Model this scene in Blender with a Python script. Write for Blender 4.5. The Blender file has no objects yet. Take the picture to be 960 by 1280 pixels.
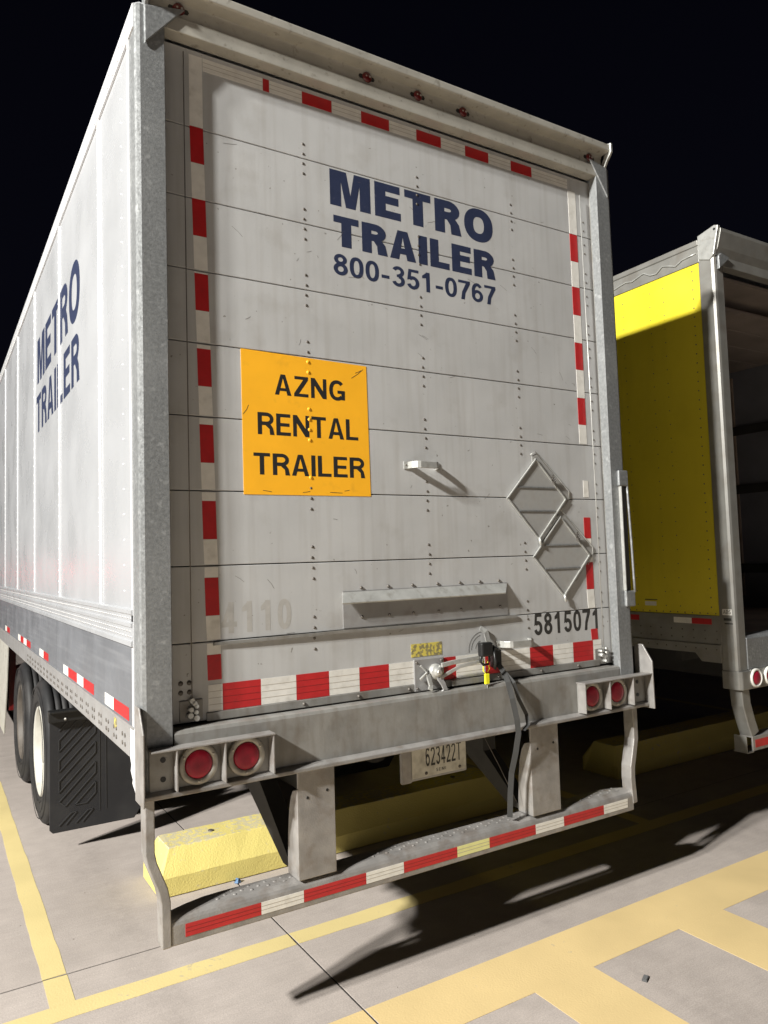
import bpy, math, random
from mathutils import Vector, Matrix
R = math.radians
random.seed(7)
sc = bpy.context.scene
COL = sc.collection

# ------------------------------------------------------------------ camera
cam_d = bpy.data.cameras.new("camera"); cam = bpy.data.objects.new("camera", cam_d); COL.objects.link(cam)
sc.camera = cam
YAW, PIT, ROL = 0.550188171, 0.0643867293, -0.0307171939
f = Vector((math.sin(YAW)*math.cos(PIT), math.cos(YAW)*math.cos(PIT), math.sin(PIT)))
rt = Vector((math.cos(YAW), -math.sin(YAW), 0)); up = rt.cross(f)
rt2 = rt*math.cos(ROL)+up*math.sin(ROL); up2 = -rt*math.sin(ROL)+up*math.cos(ROL)
cam.matrix_world = Matrix(((rt2.x, up2.x, -f.x, -1.94524521), (rt2.y, up2.y, -f.y, -2.75512314), (rt2.z, up2.z, -f.z, 1.79), (0, 0, 0, 1)))
cam_d.sensor_fit = 'VERTICAL'; cam_d.sensor_height = 24.0
cam_d.lens = 928.879/1280*24.0
cam_d.clip_start = 0.05; cam_d.clip_end = 3000
sc.render.resolution_x = 768; sc.render.resolution_y = 1024
sc.view_settings.view_transform = 'Standard'; sc.view_settings.look = 'None'
sc.view_settings.exposure = 0; sc.view_settings.gamma = 1

# ------------------------------------------------------------------ night sky
w = bpy.data.worlds.new("World"); sc.world = w; w.use_nodes = True
nt = w.node_tree; bg = nt.nodes["Background"]
tc = nt.nodes.new("ShaderNodeTexCoord"); sx = nt.nodes.new("ShaderNodeSeparateXYZ")
rp = nt.nodes.new("ShaderNodeValToRGB")
nt.links.new(tc.outputs["Generated"], sx.inputs[0]); nt.links.new(sx.outputs["Z"], rp.inputs[0])
rp.color_ramp.elements[0].position = 0.0; rp.color_ramp.elements[0].color = (.0030, .0030, .0056, 1)
rp.color_ramp.elements[1].position = 0.8; rp.color_ramp.elements[1].color = (.0007, .0008, .0021, 1)
nt.links.new(rp.outputs[0], bg.inputs[0]); bg.inputs[1].default_value = 1.0

# ------------------------------------------------------------------ lot lamps (twin heads on a pole left of and behind the trailer)
def lamp(name, loc, target, power, size, color, size_y=None):
    l = bpy.data.lights.new(name, 'AREA'); l.energy = power; l.color = color
    l.shape = 'RECTANGLE'; l.size = size; l.size_y = size_y or size
    o = bpy.data.objects.new(name, l); COL.objects.link(o); o.location = loc
    d = Vector(target)-Vector(loc)
    o.rotation_euler = d.to_track_quat('-Z', 'Y').to_euler()
    return o
WARM = (1.0, .985, .94)
lamp("lot_lamp", (-12.7, -3.40, 9.2), (0, 0, 1.5), 4000, .42, WARM, .42)
lamp("lot_lamp", (-12.7, -2.60, 9.2), (0, 0, 1.5), 2300, .42, WARM, .42)
# weak fill lamp added far behind the camera to lift the shaded faces
lamp("fill_lamp", (4.0, -34.0, 10.0), (1, 0, 1.5), 70, .6, (1.0, .90, .80), .6)
# red tail lamp of a vehicle waiting left of and ahead of the trailer
rl = bpy.data.lights.new("red_tail_lamp", 'POINT'); rl.energy = 7; rl.color = (1, .03, .05); rl.shadow_soft_size = .07
ro = bpy.data.objects.new("red_tail_lamp", rl); COL.objects.link(ro); ro.location = (-3.2, 11.5, 1.75)

# ------------------------------------------------------------------ materials
MATS = {}
def nodes(m):
    m.use_nodes = True
    t = m.node_tree
    return t, t.nodes["Principled BSDF"]
def mk(name, col, rough=.6, metal=0.0, var=.0, vscale=3.0, dirt=0.0, dcol=(.12, .09, .06), dscale=2.5, dlo=.5, dhi=.75,
       bump=0.0, bscale=120, streak=None, coat=0.0, spec=.5, stretch=(1, 1, 1), rvar=.0, specks=None):
    m = bpy.data.materials.new(name); t, b = nodes(m); N = t.nodes; L = t.links
    b.inputs["Roughness"].default_value = rough; b.inputs["Metallic"].default_value = metal
    b.inputs["Specular IOR Level"].default_value = spec
    if coat: b.inputs["Coat Weight"].default_value = coat; b.inputs["Coat Roughness"].default_value = .12
    geo = N.new("ShaderNodeNewGeometry")
    mp = N.new("ShaderNodeMapping"); mp.inputs["Scale"].default_value = stretch
    L.new(geo.outputs["Position"], mp.inputs[0])
    cur = None
    def noise(scale, detail=4, mpn=mp):
        n = N.new("ShaderNodeTexNoise"); n.inputs["Scale"].default_value = scale; n.inputs["Detail"].default_value = detail
        L.new(mpn.outputs[0], n.inputs["Vector"]); return n
    def mix(a, bcol, fac, mode='MIX'):
        x = N.new("ShaderNodeMix"); x.data_type = 'RGBA'; x.blend_type = mode
        if isinstance(fac, float): x.inputs[0].default_value = fac
        else: L.new(fac, x.inputs[0])
        for s, v in ((6, a), (7, bcol)):
            if isinstance(v, tuple): x.inputs[s].default_value = (*v[:3], 1)
            else: L.new(v, x.inputs[s])
        return x.outputs[2]
    cur = tuple(col)
    if var:
        n = noise(vscale, 6)
        mr = N.new("ShaderNodeMapRange"); mr.inputs[1].default_value = .3; mr.inputs[2].default_value = .7
        mr.inputs[3].default_value = 1-var; mr.inputs[4].default_value = 1+var*.6
        L.new(n.outputs["Fac"], mr.inputs[0])
        v = N.new("ShaderNodeVectorMath"); v.operation = 'SCALE'; v.inputs[0].default_value = col
        L.new(mr.outputs[0], v.inputs["Scale"]); cur = v.outputs[0]
    if streak:
        amt, ssc = streak
        mp2 = N.new("ShaderNodeMapping"); mp2.inputs["Scale"].default_value = ssc
        L.new(geo.outputs["Position"], mp2.inputs[0])
        n = noise(1.0, 5, mp2)
        mr = N.new("ShaderNodeMapRange"); mr.inputs[1].default_value = .48; mr.inputs[2].default_value = .75
        mr.inputs[3].default_value = 0; mr.inputs[4].default_value = amt
        L.new(n.outputs["Fac"], mr.inputs[0])
        cur = mix(cur, dcol, mr.outputs[0])
    if dirt:
        n = noise(dscale, 8)
        mr = N.new("ShaderNodeMapRange"); mr.inputs[1].default_value = dlo; mr.inputs[2].default_value = dhi
        mr.inputs[3].default_value = 0; mr.inputs[4].default_value = dirt
        L.new(n.outputs["Fac"], mr.inputs[0])
        cur = mix(cur, dcol, mr.outputs[0])
    if specks:
        n = noise(specks[1], 2)
        mr = N.new("ShaderNodeMapRange"); mr.inputs[1].default_value = specks[2]; mr.inputs[2].default_value = specks[2]+.03
        mr.inputs[4].default_value = specks[0]; L.new(n.outputs["Fac"], mr.inputs[0])
        cur = mix(cur, tuple(q*.6 for q in dcol), mr.outputs[0])
    if isinstance(cur, tuple): b.inputs["Base Color"].default_value = (*cur, 1)
    else: L.new(cur, b.inputs["Base Color"])
    if rvar:
        n = noise(vscale*1.7, 5)
        mr = N.new("ShaderNodeMapRange"); mr.inputs[1].default_value = .3; mr.inputs[2].default_value = .7
        mr.inputs[3].default_value = max(.03, rough-rvar); mr.inputs[4].default_value = min(1, rough+rvar)
        L.new(n.outputs["Fac"], mr.inputs[0]); L.new(mr.outputs[0], b.inputs["Roughness"])
    if bump:
        n = noise(bscale, 3)
        bp = N.new("ShaderNodeBump"); bp.inputs["Strength"].default_value = bump; bp.inputs["Distance"].default_value = .004
        L.new(n.outputs["Fac"], bp.inputs["Height"]); L.new(bp.outputs[0], b.inputs["Normal"])
    MATS[name] = m
    return m
mk("door_paint", (.455, .455, .450), .5, var=.07, vscale=5, streak=(.22, (26, 1, 1.4)), dcol=(.22, .19, .15), dirt=.30, dscale=6, dlo=.58, dhi=.80, bump=.06, bscale=60, rvar=.12, specks=(.7, 42, .735))
mk("side_paint", (.365, .372, .385), .30, var=.03, vscale=1.5, streak=(.06, (1, 14, 1.0)), dcol=(.28, .27, .25), bump=.02, bscale=9, spec=.5, rvar=.08)
mk("seam_metal", (.66, .665, .68), .35, metal=.25, var=.05)
mk("galvanised", (.262, .270, .272), .46, metal=.45, var=.22, vscale=70, dirt=.6, dcol=(.46, .47, .47), dscale=26, dlo=.60, dhi=.70, bump=.14, bscale=150, rvar=.14, streak=(.30, (5, 5, 3)))
mk("sill_steel", (.275, .268, .250), .5, metal=.25, var=.25, vscale=6, streak=(.38, (30, 2, 6)), dcol=(.14, .11, .08), dirt=.50, dscale=11, dlo=.52, dhi=.74, bump=.15, bscale=70, rvar=.1)
mk("guard_steel", (.315, .30, .285), .46, metal=.35, var=.22, vscale=12, dirt=.45, dcol=(.17, .13, .10), dscale=16, dlo=.52, dhi=.70, bump=.25, bscale=160, rvar=.12)
mk("header_steel", (.42, .40, .35), .5, metal=.3, var=.15, vscale=8, dirt=.5, dcol=(.12, .10, .07), dscale=30, dlo=.60, dhi=.72, bump=.08, bscale=50)
mk("skirt_metal", (.205, .215, .235), .42, metal=.35, var=.10, vscale=3, streak=(.45, (2, 1.5, 60)), dcol=(.33, .34, .36), dirt=.25, dscale=30, dlo=.55, dhi=.75, rvar=.1)
mk("rail_metal", (.36, .355, .35), .45, metal=.35, var=.12, vscale=7, dirt=.5, dcol=(.20, .17, .15), dscale=14, dlo=.5, dhi=.75)
mk("bright_alloy", (.50, .50, .475), .38, metal=.45, var=.14, vscale=20, dirt=.5, dcol=(.25, .22, .18), dscale=30, dlo=.55, dhi=.75)
mk("rivet_metal", (.13, .115, .10), .55, metal=.3, var=.2, vscale=40)
mk("navy_vinyl", (.024, .032, .070), .45, var=.10, vscale=20, dirt=.3, dcol=(.12, .12, .15), dscale=60, dlo=.6, dhi=.8)
mk("black_vinyl", (.018, .018, .018), .5)
mk("black_print", (.03, .028, .025), .55, dirt=.35, dcol=(.2, .19, .17), dscale=60, dlo=.6, dhi=.75)
mk("ghost_print", (.40, .385, .36), .55, var=.12, vscale=30)
mk("orange_sticker", (.93, .45, .018), .5, var=.05, vscale=8, dirt=.35, dcol=(.55, .26, .02), dscale=14, dlo=.60, dhi=.75)
mk("placard_grey", (.36, .355, .34), .5, metal=.15, var=.1, vscale=20, dirt=.35, dcol=(.2, .17, .13), dscale=20, dlo=.5, dhi=.75)
mk("red_tape", (.46, .018, .020), .40, var=.10, vscale=25, dirt=.25, dcol=(.20, .03, .03), dscale=30, dlo=.55, dhi=.75)
mk("white_tape", (.73, .71, .66), .45, var=.08, vscale=25, dirt=.35, dcol=(.35, .32, .26), dscale=22, dlo=.55, dhi=.78)
mk("iris_tape", (.72, .70, .30), .3, var=.08, vscale=25)
mk("tape_line", (.40, .36, .30), .5)
mk("tape_line_red", (.22, .012, .012), .5)
mk("red_lens", (.36, .012, .036), .32, spec=.4, var=.35, vscale=22, dirt=.4, dcol=(.26, .02, .04), dscale=40, dlo=.5, dhi=.7)
mk("red_cover", (.10, .006, .006), .3)
mk("lamp_ring", (.36, .34, .30), .45, metal=.4, var=.25, vscale=30)
mk("rubber", (.020, .020, .021), .75, var=.3, vscale=8, dirt=.5, dcol=(.07, .062, .055), dscale=7, dlo=.45, dhi=.75, bump=.1, bscale=90)
mk("tyre_side", (.016, .016, .017), .65, var=.3, vscale=10, dirt=.6, dcol=(.045, .041, .037), dscale=5, dlo=.45, dhi=.75)
mk("flap_rubber", (.016, .016, .018), .55, dirt=.4, dcol=(.05, .048, .046), dscale=5, dlo=.45, dhi=.75)
mk("flap_ridge", (.030, .030, .032), .45)
mk("rim_white", (.50, .485, .43), .42, var=.14, vscale=10, dirt=.6, dcol=(.30, .20, .13), dscale=14, dlo=.58, dhi=.75)
mk("rim_brown", (.10, .085, .07), .6, var=.3, vscale=10)  # dark brown tone for the front axle's rims
mk("undercarriage", (.035, .033, .030), .7, var=.3, vscale=6)
mk("black_plastic", (.012, .012, .012), .4)
mk("strap_web", (.030, .030, .029), .7, bump=.2, bscale=300)
mk("seal_plastic", (.85, .80, .02), .4)
mk("warn_label", (.60, .50, .10), .5, dirt=.9, dcol=(.18, .16, .10), dscale=60, dlo=.45, dhi=.55)
mk("plate_white", (.62, .60, .52), .45, dirt=.6, dcol=(.20, .18, .14), dscale=18, dlo=.45, dhi=.7)
mk("yellow_body", (.72, .60, .035), .38, var=.08, vscale=2, specks=(.5, 30, .73), streak=(.25, (1, 9, 1.2)), dirt=.3, dcol=(.45, .36, .02), dscale=4, dlo=.55, dhi=.8, rvar=.08)
mk("grey_post", (.27, .265, .245), .42, metal=.35, var=.15, vscale=7, dirt=.4, dcol=(.17, .14, .11), dscale=9, dlo=.5, dhi=.75, streak=(.2, (2, 2, 10)))
mk("interior_ply", (.30, .23, .18), .7, var=.3, vscale=4)
mk("interior_dark", (.16, .16, .175), .6, var=.2, vscale=3)
mk("interior_ceiling", (.20, .165, .145), .6, var=.25, vscale=3, bump=.2, bscale=6)
mk("concrete_joint", (.03, .027, .025), .9)
mk("blue_bit", (.12, .22, .38), .6)
mk("grey_litter", (.10, .10, .10), .7)
mk("screw_steel", (.5, .48, .44), .35, metal=.6)

def concrete(name, base, stain):
    m = bpy.data.materials.new(name); t, b = nodes(m); N = t.nodes; L = t.links
    geo = N.new("ShaderNodeNewGeometry"); oi = N.new("ShaderNodeObjectInfo")
    def noise(s, d=5, sc_=(1, 1, 1)):
        mp = N.new("ShaderNodeMapping"); mp.inputs["Scale"].default_value = sc_; L.new(geo.outputs["Position"], mp.inputs[0])
        n = N.new("ShaderNodeTexNoise"); n.inputs["Scale"].default_value = s; n.inputs["Detail"].default_value = d
        L.new(mp.outputs[0], n.inputs["Vector"]); return n.outputs["Fac"]
    def rng(v, a, b_, c, d):
        mr = N.new("ShaderNodeMapRange"); L.new(v, mr.inputs[0])
        for i, x in enumerate((a, b_, c, d)): mr.inputs[i+1].default_value = x
        return mr.outputs[0]
    def mul(a, bb):
        mm = N.new("ShaderNodeMath"); mm.operation = 'MULTIPLY'; L.new(a, mm.inputs[0]); L.new(bb, mm.inputs[1]); return mm.outputs[0]
    k = mul(rng(noise(.9, 6), .3, .7, .88, 1.08), rng(noise(9, 6), .3, .7, .94, 1.05))
    k = mul(k, rng(noise(170, 3), .3, .7, .84, 1.12))
    k = mul(k, rng(noise(4, 4, (1, 14, 1)), .3, .7, .96, 1.03))
    k = mul(k, rng(oi.outputs["Random"], 0, 1, .97, 1.03))
    v = N.new("ShaderNodeVectorMath"); v.operation = 'SCALE'; v.inputs[0].default_value = base; L.new(k, v.inputs["Scale"])
    x = N.new("ShaderNodeMix"); x.data_type = 'RGBA'; L.new(rng(noise(1.6, 9), .56, .74, 0, .40), x.inputs[0])
    L.new(v.outputs[0], x.inputs[6]); x.inputs[7].default_value = (*stain, 1)
    # soft grey tyre rub along the stalls
    tm = N.new("ShaderNodeMix"); tm.data_type = 'RGBA'; L.new(mul(rng(noise(1.0, 4, (2.2, .10, 1)), .55, .72, 0, .30), rng(noise(30, 6), .35, .65, .3, 1)), tm.inputs[0])
    L.new(x.outputs[2], tm.inputs[6]); tm.inputs[7].default_value = (.16, .14, .125, 1); x = tm
    # small dark specks and pits
    vo = N.new("ShaderNodeTexVoronoi"); vo.inputs["Scale"].default_value = 7; L.new(geo.outputs["Position"], vo.inputs["Vector"])
    y = N.new("ShaderNodeMix"); y.data_type = 'RGBA'; L.new(rng(vo.outputs["Distance"], .025, .035, .75, 0), y.inputs[0])
    L.new(x.outputs[2], y.inputs[6]); y.inputs[7].default_value = (.07, .05, .035, 1)
    L.new(y.outputs[2], b.inputs["Base Color"]); b.inputs["Roughness"].default_value = .82
    b.inputs["Specular IOR Level"].default_value = .3
    bp = N.new("ShaderNodeBump"); bp.inputs["Strength"].default_value = .25; bp.inputs["Distance"].default_value = .003
    L.new(noise(90, 5), bp.inputs["Height"]); L.new(bp.outputs[0], b.inputs["Normal"])
    MATS[name] = m
concrete("concrete", (.400, .352, .318), (.27, .235, .21))
concrete("far_concrete", (.30, .27, .24), (.20, .18, .16))

def paint(name, col, under, thr=.72, amt=.85, scale=22, ztop=None, zadd=0):
    m = bpy.data.materials.new(name); t, b = nodes(m); N = t.nodes; L = t.links
    geo = N.new("ShaderNodeNewGeometry")
    n = N.new("ShaderNodeTexNoise"); n.inputs["Scale"].default_value = scale; n.inputs["Detail"].default_value = 9; n.inputs["Roughness"].default_value = .65
    L.new(geo.outputs["Position"], n.inputs["Vector"])
    n2 = N.new("ShaderNodeTexNoise"); n2.inputs["Scale"].default_value = 2.5; n2.inputs["Detail"].default_value = 6; L.new(geo.outputs["Position"], n2.inputs["Vector"])
    ad = N.new("ShaderNodeMath"); ad.operation = 'MULTIPLY_ADD'; ad.inputs[1].default_value = .55
    L.new(n2.outputs["Fac"], ad.inputs[0]); L.new(n.outputs["Fac"], ad.inputs[2])
    if ztop:   # tyres and shoes wear the top face
        sp = N.new("ShaderNodeSeparateXYZ"); L.new(geo.outputs["Position"], sp.inputs[0])
        zr = N.new("ShaderNodeMapRange"); zr.inputs[1].default_value = ztop; zr.inputs[2].default_value = ztop+.008; zr.inputs[4].default_value = zadd
        L.new(sp.outputs["Z"], zr.inputs[0]); a2 = N.new("ShaderNodeMath"); L.new(ad.outputs[0], a2.inputs[0]); L.new(zr.outputs[0], a2.inputs[1]); ad = a2
    mr = N.new("ShaderNodeMapRange"); mr.inputs[1].default_value = thr; mr.inputs[2].default_value = thr+.10; mr.inputs[3].default_value = 0; mr.inputs[4].default_value = amt
    L.new(ad.outputs[0], mr.inputs[0])
    mr2 = N.new("ShaderNodeMapRange"); mr2.inputs[1].default_value = .3; mr2.inputs[2].default_value = .7; mr2.inputs[3].default_value = .92; mr2.inputs[4].default_value = 1.06
    L.new(n2.outputs["Fac"], mr2.inputs[0])
    v = N.new("ShaderNodeVectorMath"); v.operation = 'SCALE'; v.inputs[0].default_value = col; L.new(mr2.outputs[0], v.inputs["Scale"])
    x = N.new("ShaderNodeMix"); x.data_type = 'RGBA'; L.new(mr.outputs[0], x.inputs[0]); L.new(v.outputs[0], x.inputs[6]); x.inputs[7].default_value = (*under, 1)
    L.new(x.outputs[2], b.inputs["Base Color"]); b.inputs["Roughness"].default_value = .7
    bp = N.new("ShaderNodeBump"); bp.inputs["Strength"].default_value = .6 if ztop else .25; bp.inputs["Distance"].default_value = .004
    n3 = N.new("ShaderNodeTexNoise"); n3.inputs["Scale"].default_value = 110; L.new(geo.outputs["Position"], n3.inputs["Vector"])
    L.new(n3.outputs["Fac"], bp.inputs["Height"]); L.new(bp.outputs[0], b.inputs["Normal"])
    MATS[name] = m
paint("line_paint", (.62, .505, .23), (.36, .32, .27), .93)
paint("hatch_paint", (.64, .485, .235), (.38, .32, .26), .98)
paint("block_paint", (.66, .555, .175), (.45, .42, .35), .93, .7, 34, .228, .20)

# ------------------------------------------------------------------ mesh helpers
SURVEY = [None]   # door details were measured on a plane 25 mm too deep; this brings them to true size
def true_size(p):
    if SURVEY[0] is None: return p
    k = SURVEY[0]; return (-1.945+(p[0]+1.945)*k, p[1], 1.79+(p[2]-1.79)*k)
class MB:
    def __init__(s): s.v = []; s.f = []; s.sm = []
    def add(s, vs, fs, smooth=False):
        o = len(s.v); s.v += [true_size(tuple(p)) for p in vs]; s.f += [tuple(i+o for i in f_) for f_ in fs]; s.sm += [smooth]*len(fs); return s
    def box(s, x0, x1, y0, y1, z0, z1):
        return s.add([(x0, y0, z0), (x1, y0, z0), (x1, y1, z0), (x0, y1, z0), (x0, y0, z1), (x1, y0, z1), (x1, y1, z1), (x0, y1, z1)],
                     [(0, 3, 2, 1), (4, 5, 6, 7), (0, 1, 5, 4), (1, 2, 6, 5), (2, 3, 7, 6), (3, 0, 4, 7)])
    def hexa(s, pts):   # 8 corners, bottom ring then top ring
        return s.add(pts, [(0, 3, 2, 1), (4, 5, 6, 7), (0, 1, 5, 4), (1, 2, 6, 5), (2, 3, 7, 6), (3, 0, 4, 7)])
    def prism(s, poly, axis, a, b):   # poly in the two other axes, extruded on axis from a to b
        n = len(poly); vs = []
        for t in (a, b):
            for p in poly:
                q = list(p); q.insert(axis, t); vs.append(q)
        fs = [tuple(range(n))[::-1], tuple(range(n, 2*n))] + [(i, (i+1) % n, n+(i+1) % n, n+i) for i in range(n)]
        return s.add(vs, fs)
    def cyl(s, c, axis, r, L, seg=16, r2=None, smooth=True):   # from c, length L along axis
        r2 = r if r2 is None else r2; vs = []
        for t, rr in ((0, r), (L, r2)):
            for i in range(seg):
                a = 2*math.pi*i/seg; q = [rr*math.cos(a), rr*math.sin(a)]; q.insert(axis, t)
                vs.append((c[0]+q[0], c[1]+q[1], c[2]+q[2]))
        s.add(vs, [(i, (i+1) % seg, seg+(i+1) % seg, seg+i) for i in range(seg)], smooth)
        o = len(s.v)-2*seg
        s.f += [tuple(range(o, o+seg))[::-1], tuple(range(o+seg, o+2*seg))]; s.sm += [False, False]
        return s
    def lathe(s, c, axis, prof, seg=48, smooth=True):   # prof: (t along axis, r)
        vs = []; n = len(prof)
        for t, rr in prof:
            for i in range(seg):
                a = 2*math.pi*i/seg; q = [rr*math.cos(a), rr*math.sin(a)]; q.insert(axis, t)
                vs.append((c[0]+q[0], c[1]+q[1], c[2]+q[2]))
        fs = [(k*seg+i, k*seg+(i+1) % seg, (k+1)*seg+(i+1) % seg, (k+1)*seg+i) for k in range(n-1) for i in range(seg)]
        return s.add(vs, fs, smooth)
    def dome(s, c, axis, r, h, sgn, seg=8):
        prof = [(0, r), (sgn*h*.6, r*.8), (sgn*h*.92, r*.42), (sgn*h, .0004)]
        return s.lathe(c, axis, prof, seg)
    def tube(s, pts, r, seg=8, flat=None):   # round tube, or flat strap when flat=(width, thickness, widthdir)
        pts = [Vector(p) for p in pts]; rings = []
        for i, p in enumerate(pts):
            d = (pts[min(i+1, len(pts)-1)]-pts[max(i-1, 0)]).normalized()
            if flat:
                wd = Vector(flat[2]); wd = (wd-d*wd.dot(d)).normalized(); n = d.cross(wd)
                ww, th = flat[0]/2, flat[1]/2
                rings.append([p+wd*ww+n*th, p-wd*ww+n*th, p-wd*ww-n*th, p+wd*ww-n*th])
            else:
                a = Vector((0, 0, 1)) if abs(d.z) < .9 else Vector((1, 0, 0))
                u_ = d.cross(a).normalized(); v_ = d.cross(u_)
                rings.append([p+u_*r*math.cos(2*math.pi*k/seg)+v_*r*math.sin(2*math.pi*k/seg) for k in range(seg)])
        m = len(rings[0]); vs = [q for r_ in rings for q in r_]
        fs = [(k*m+i, k*m+(i+1) % m, (k+1)*m+(i+1) % m, (k+1)*m+i) for k in range(len(rings)-1) for i in range(m)]
        s.add(vs, fs, not flat)
        o = len(s.v)-len(vs)
        s.f += [tuple(range(o, o+m))[::-1], tuple(range(o+len(vs)-m, o+len(vs)))]; s.sm += [False, False]
        return s
    def mesh(s, name, mat, off=(0, 0, 0)):
        me = bpy.data.meshes.new(name)
        me.from_pydata([(a-off[0], b-off[1], c-off[2]) for a, b, c in s.v], [], s.f)
        me.polygons.foreach_set("use_smooth", s.sm)
        me.materials.append(MATS[mat]); me.update()
        import bmesh
        bm = bmesh.new(); bm.from_mesh(me); bmesh.ops.recalc_face_normals(bm, faces=bm.faces); bm.to_mesh(me); bm.free()
        return me
    def build(s, name, mat, parent=None, bevel=0, kind=None, label=None, org=None):
        off = base_of(parent) if parent else (org or (0, 0, 0))
        o = bpy.data.objects.new(name, s.mesh(name, mat, off)); COL.objects.link(o)
        if parent: o.parent = parent
        else: o.location = off
        if bevel:
            b = o.modifiers.new("bevel", 'BEVEL'); b.width = bevel; b.segments = 2; b.limit_method = 'ANGLE'; b.angle_limit = R(40)
        if kind: o["kind"] = kind
        if label: o["label"] = label
        return o
def base_of(o):
    v = Vector((0, 0, 0))
    while o: v += o.location; o = o.parent
    return v
def thing(name, label, cat, loc, group=None):
    o = bpy.data.objects.new(name, None); o.empty_display_size = .1; COL.objects.link(o); o.location = loc
    o["label"] = label; o["category"] = cat
    if group: o["group"] = group
    return o
def tag(o, label, cat, group=None):
    o["label"] = label; o["category"] = cat
    if group: o["group"] = group
    return o
def bx(name, mat, parent, x0, x1, y0, y1, z0, z1, bevel=0, **k):
    return MB().box(x0, x1, y0, y1, z0, z1).build(name, mat, parent, bevel, **k)
def clone(o, parent, dl=(0, 0, 0)):
    c = o.copy(); COL.objects.link(c); c.parent = parent; c.location = Vector(o.location)+Vector(dl); return c

# ------------------------------------------------------------------ lettering (drawn from strokes and polygons)
def arc(cx, cy, rx, ry, a0, a1, n=14, e=1.0):
    out = []
    for i in range(n+1):
        a = R(a0+(a1-a0)*i/n); c, s_ = math.cos(a), math.sin(a)
        out.append((cx+rx*math.copysign(abs(c)**e, c), cy+ry*math.copysign(abs(s_)**e, s_)))
    return out
def stroke(pts, t, closed=False):
    n = len(pts); L_, R_ = [], []
    for i in range(n):
        p = pts[i]; a = pts[i-1] if (i > 0 or closed) else None; b = pts[(i+1) % n] if (i < n-1 or closed) else None
        def nrm(p0, p1):
            dx, dy = p1[0]-p0[0], p1[1]-p0[1]; l = math.hypot(dx, dy) or 1; return (-dy/l, dx/l)
        ns = [nrm(a, p)] if a else []
        if b: ns.append(nrm(p, b))
        nx, ny = sum(q[0] for q in ns), sum(q[1] for q in ns); l = math.hypot(nx, ny) or 1; nx /= l; ny /= l
        k = 1/max(.5, nx*ns[0][0]+ny*ns[0][1])
        L_.append((p[0]+nx*t/2*k, p[1]+ny*t/2*k)); R_.append((p[0]-nx*t/2*k, p[1]-ny*t/2*k))
    m = n if closed else n-1
    return [[L_[i], L_[(i+1) % n], R_[(i+1) % n], R_[i]] for i in range(m)]
def rc(x0, y0, x1, y1): return [[(x0, y0), (x1, y0), (x1, y1), (x0, y1)]]
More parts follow.
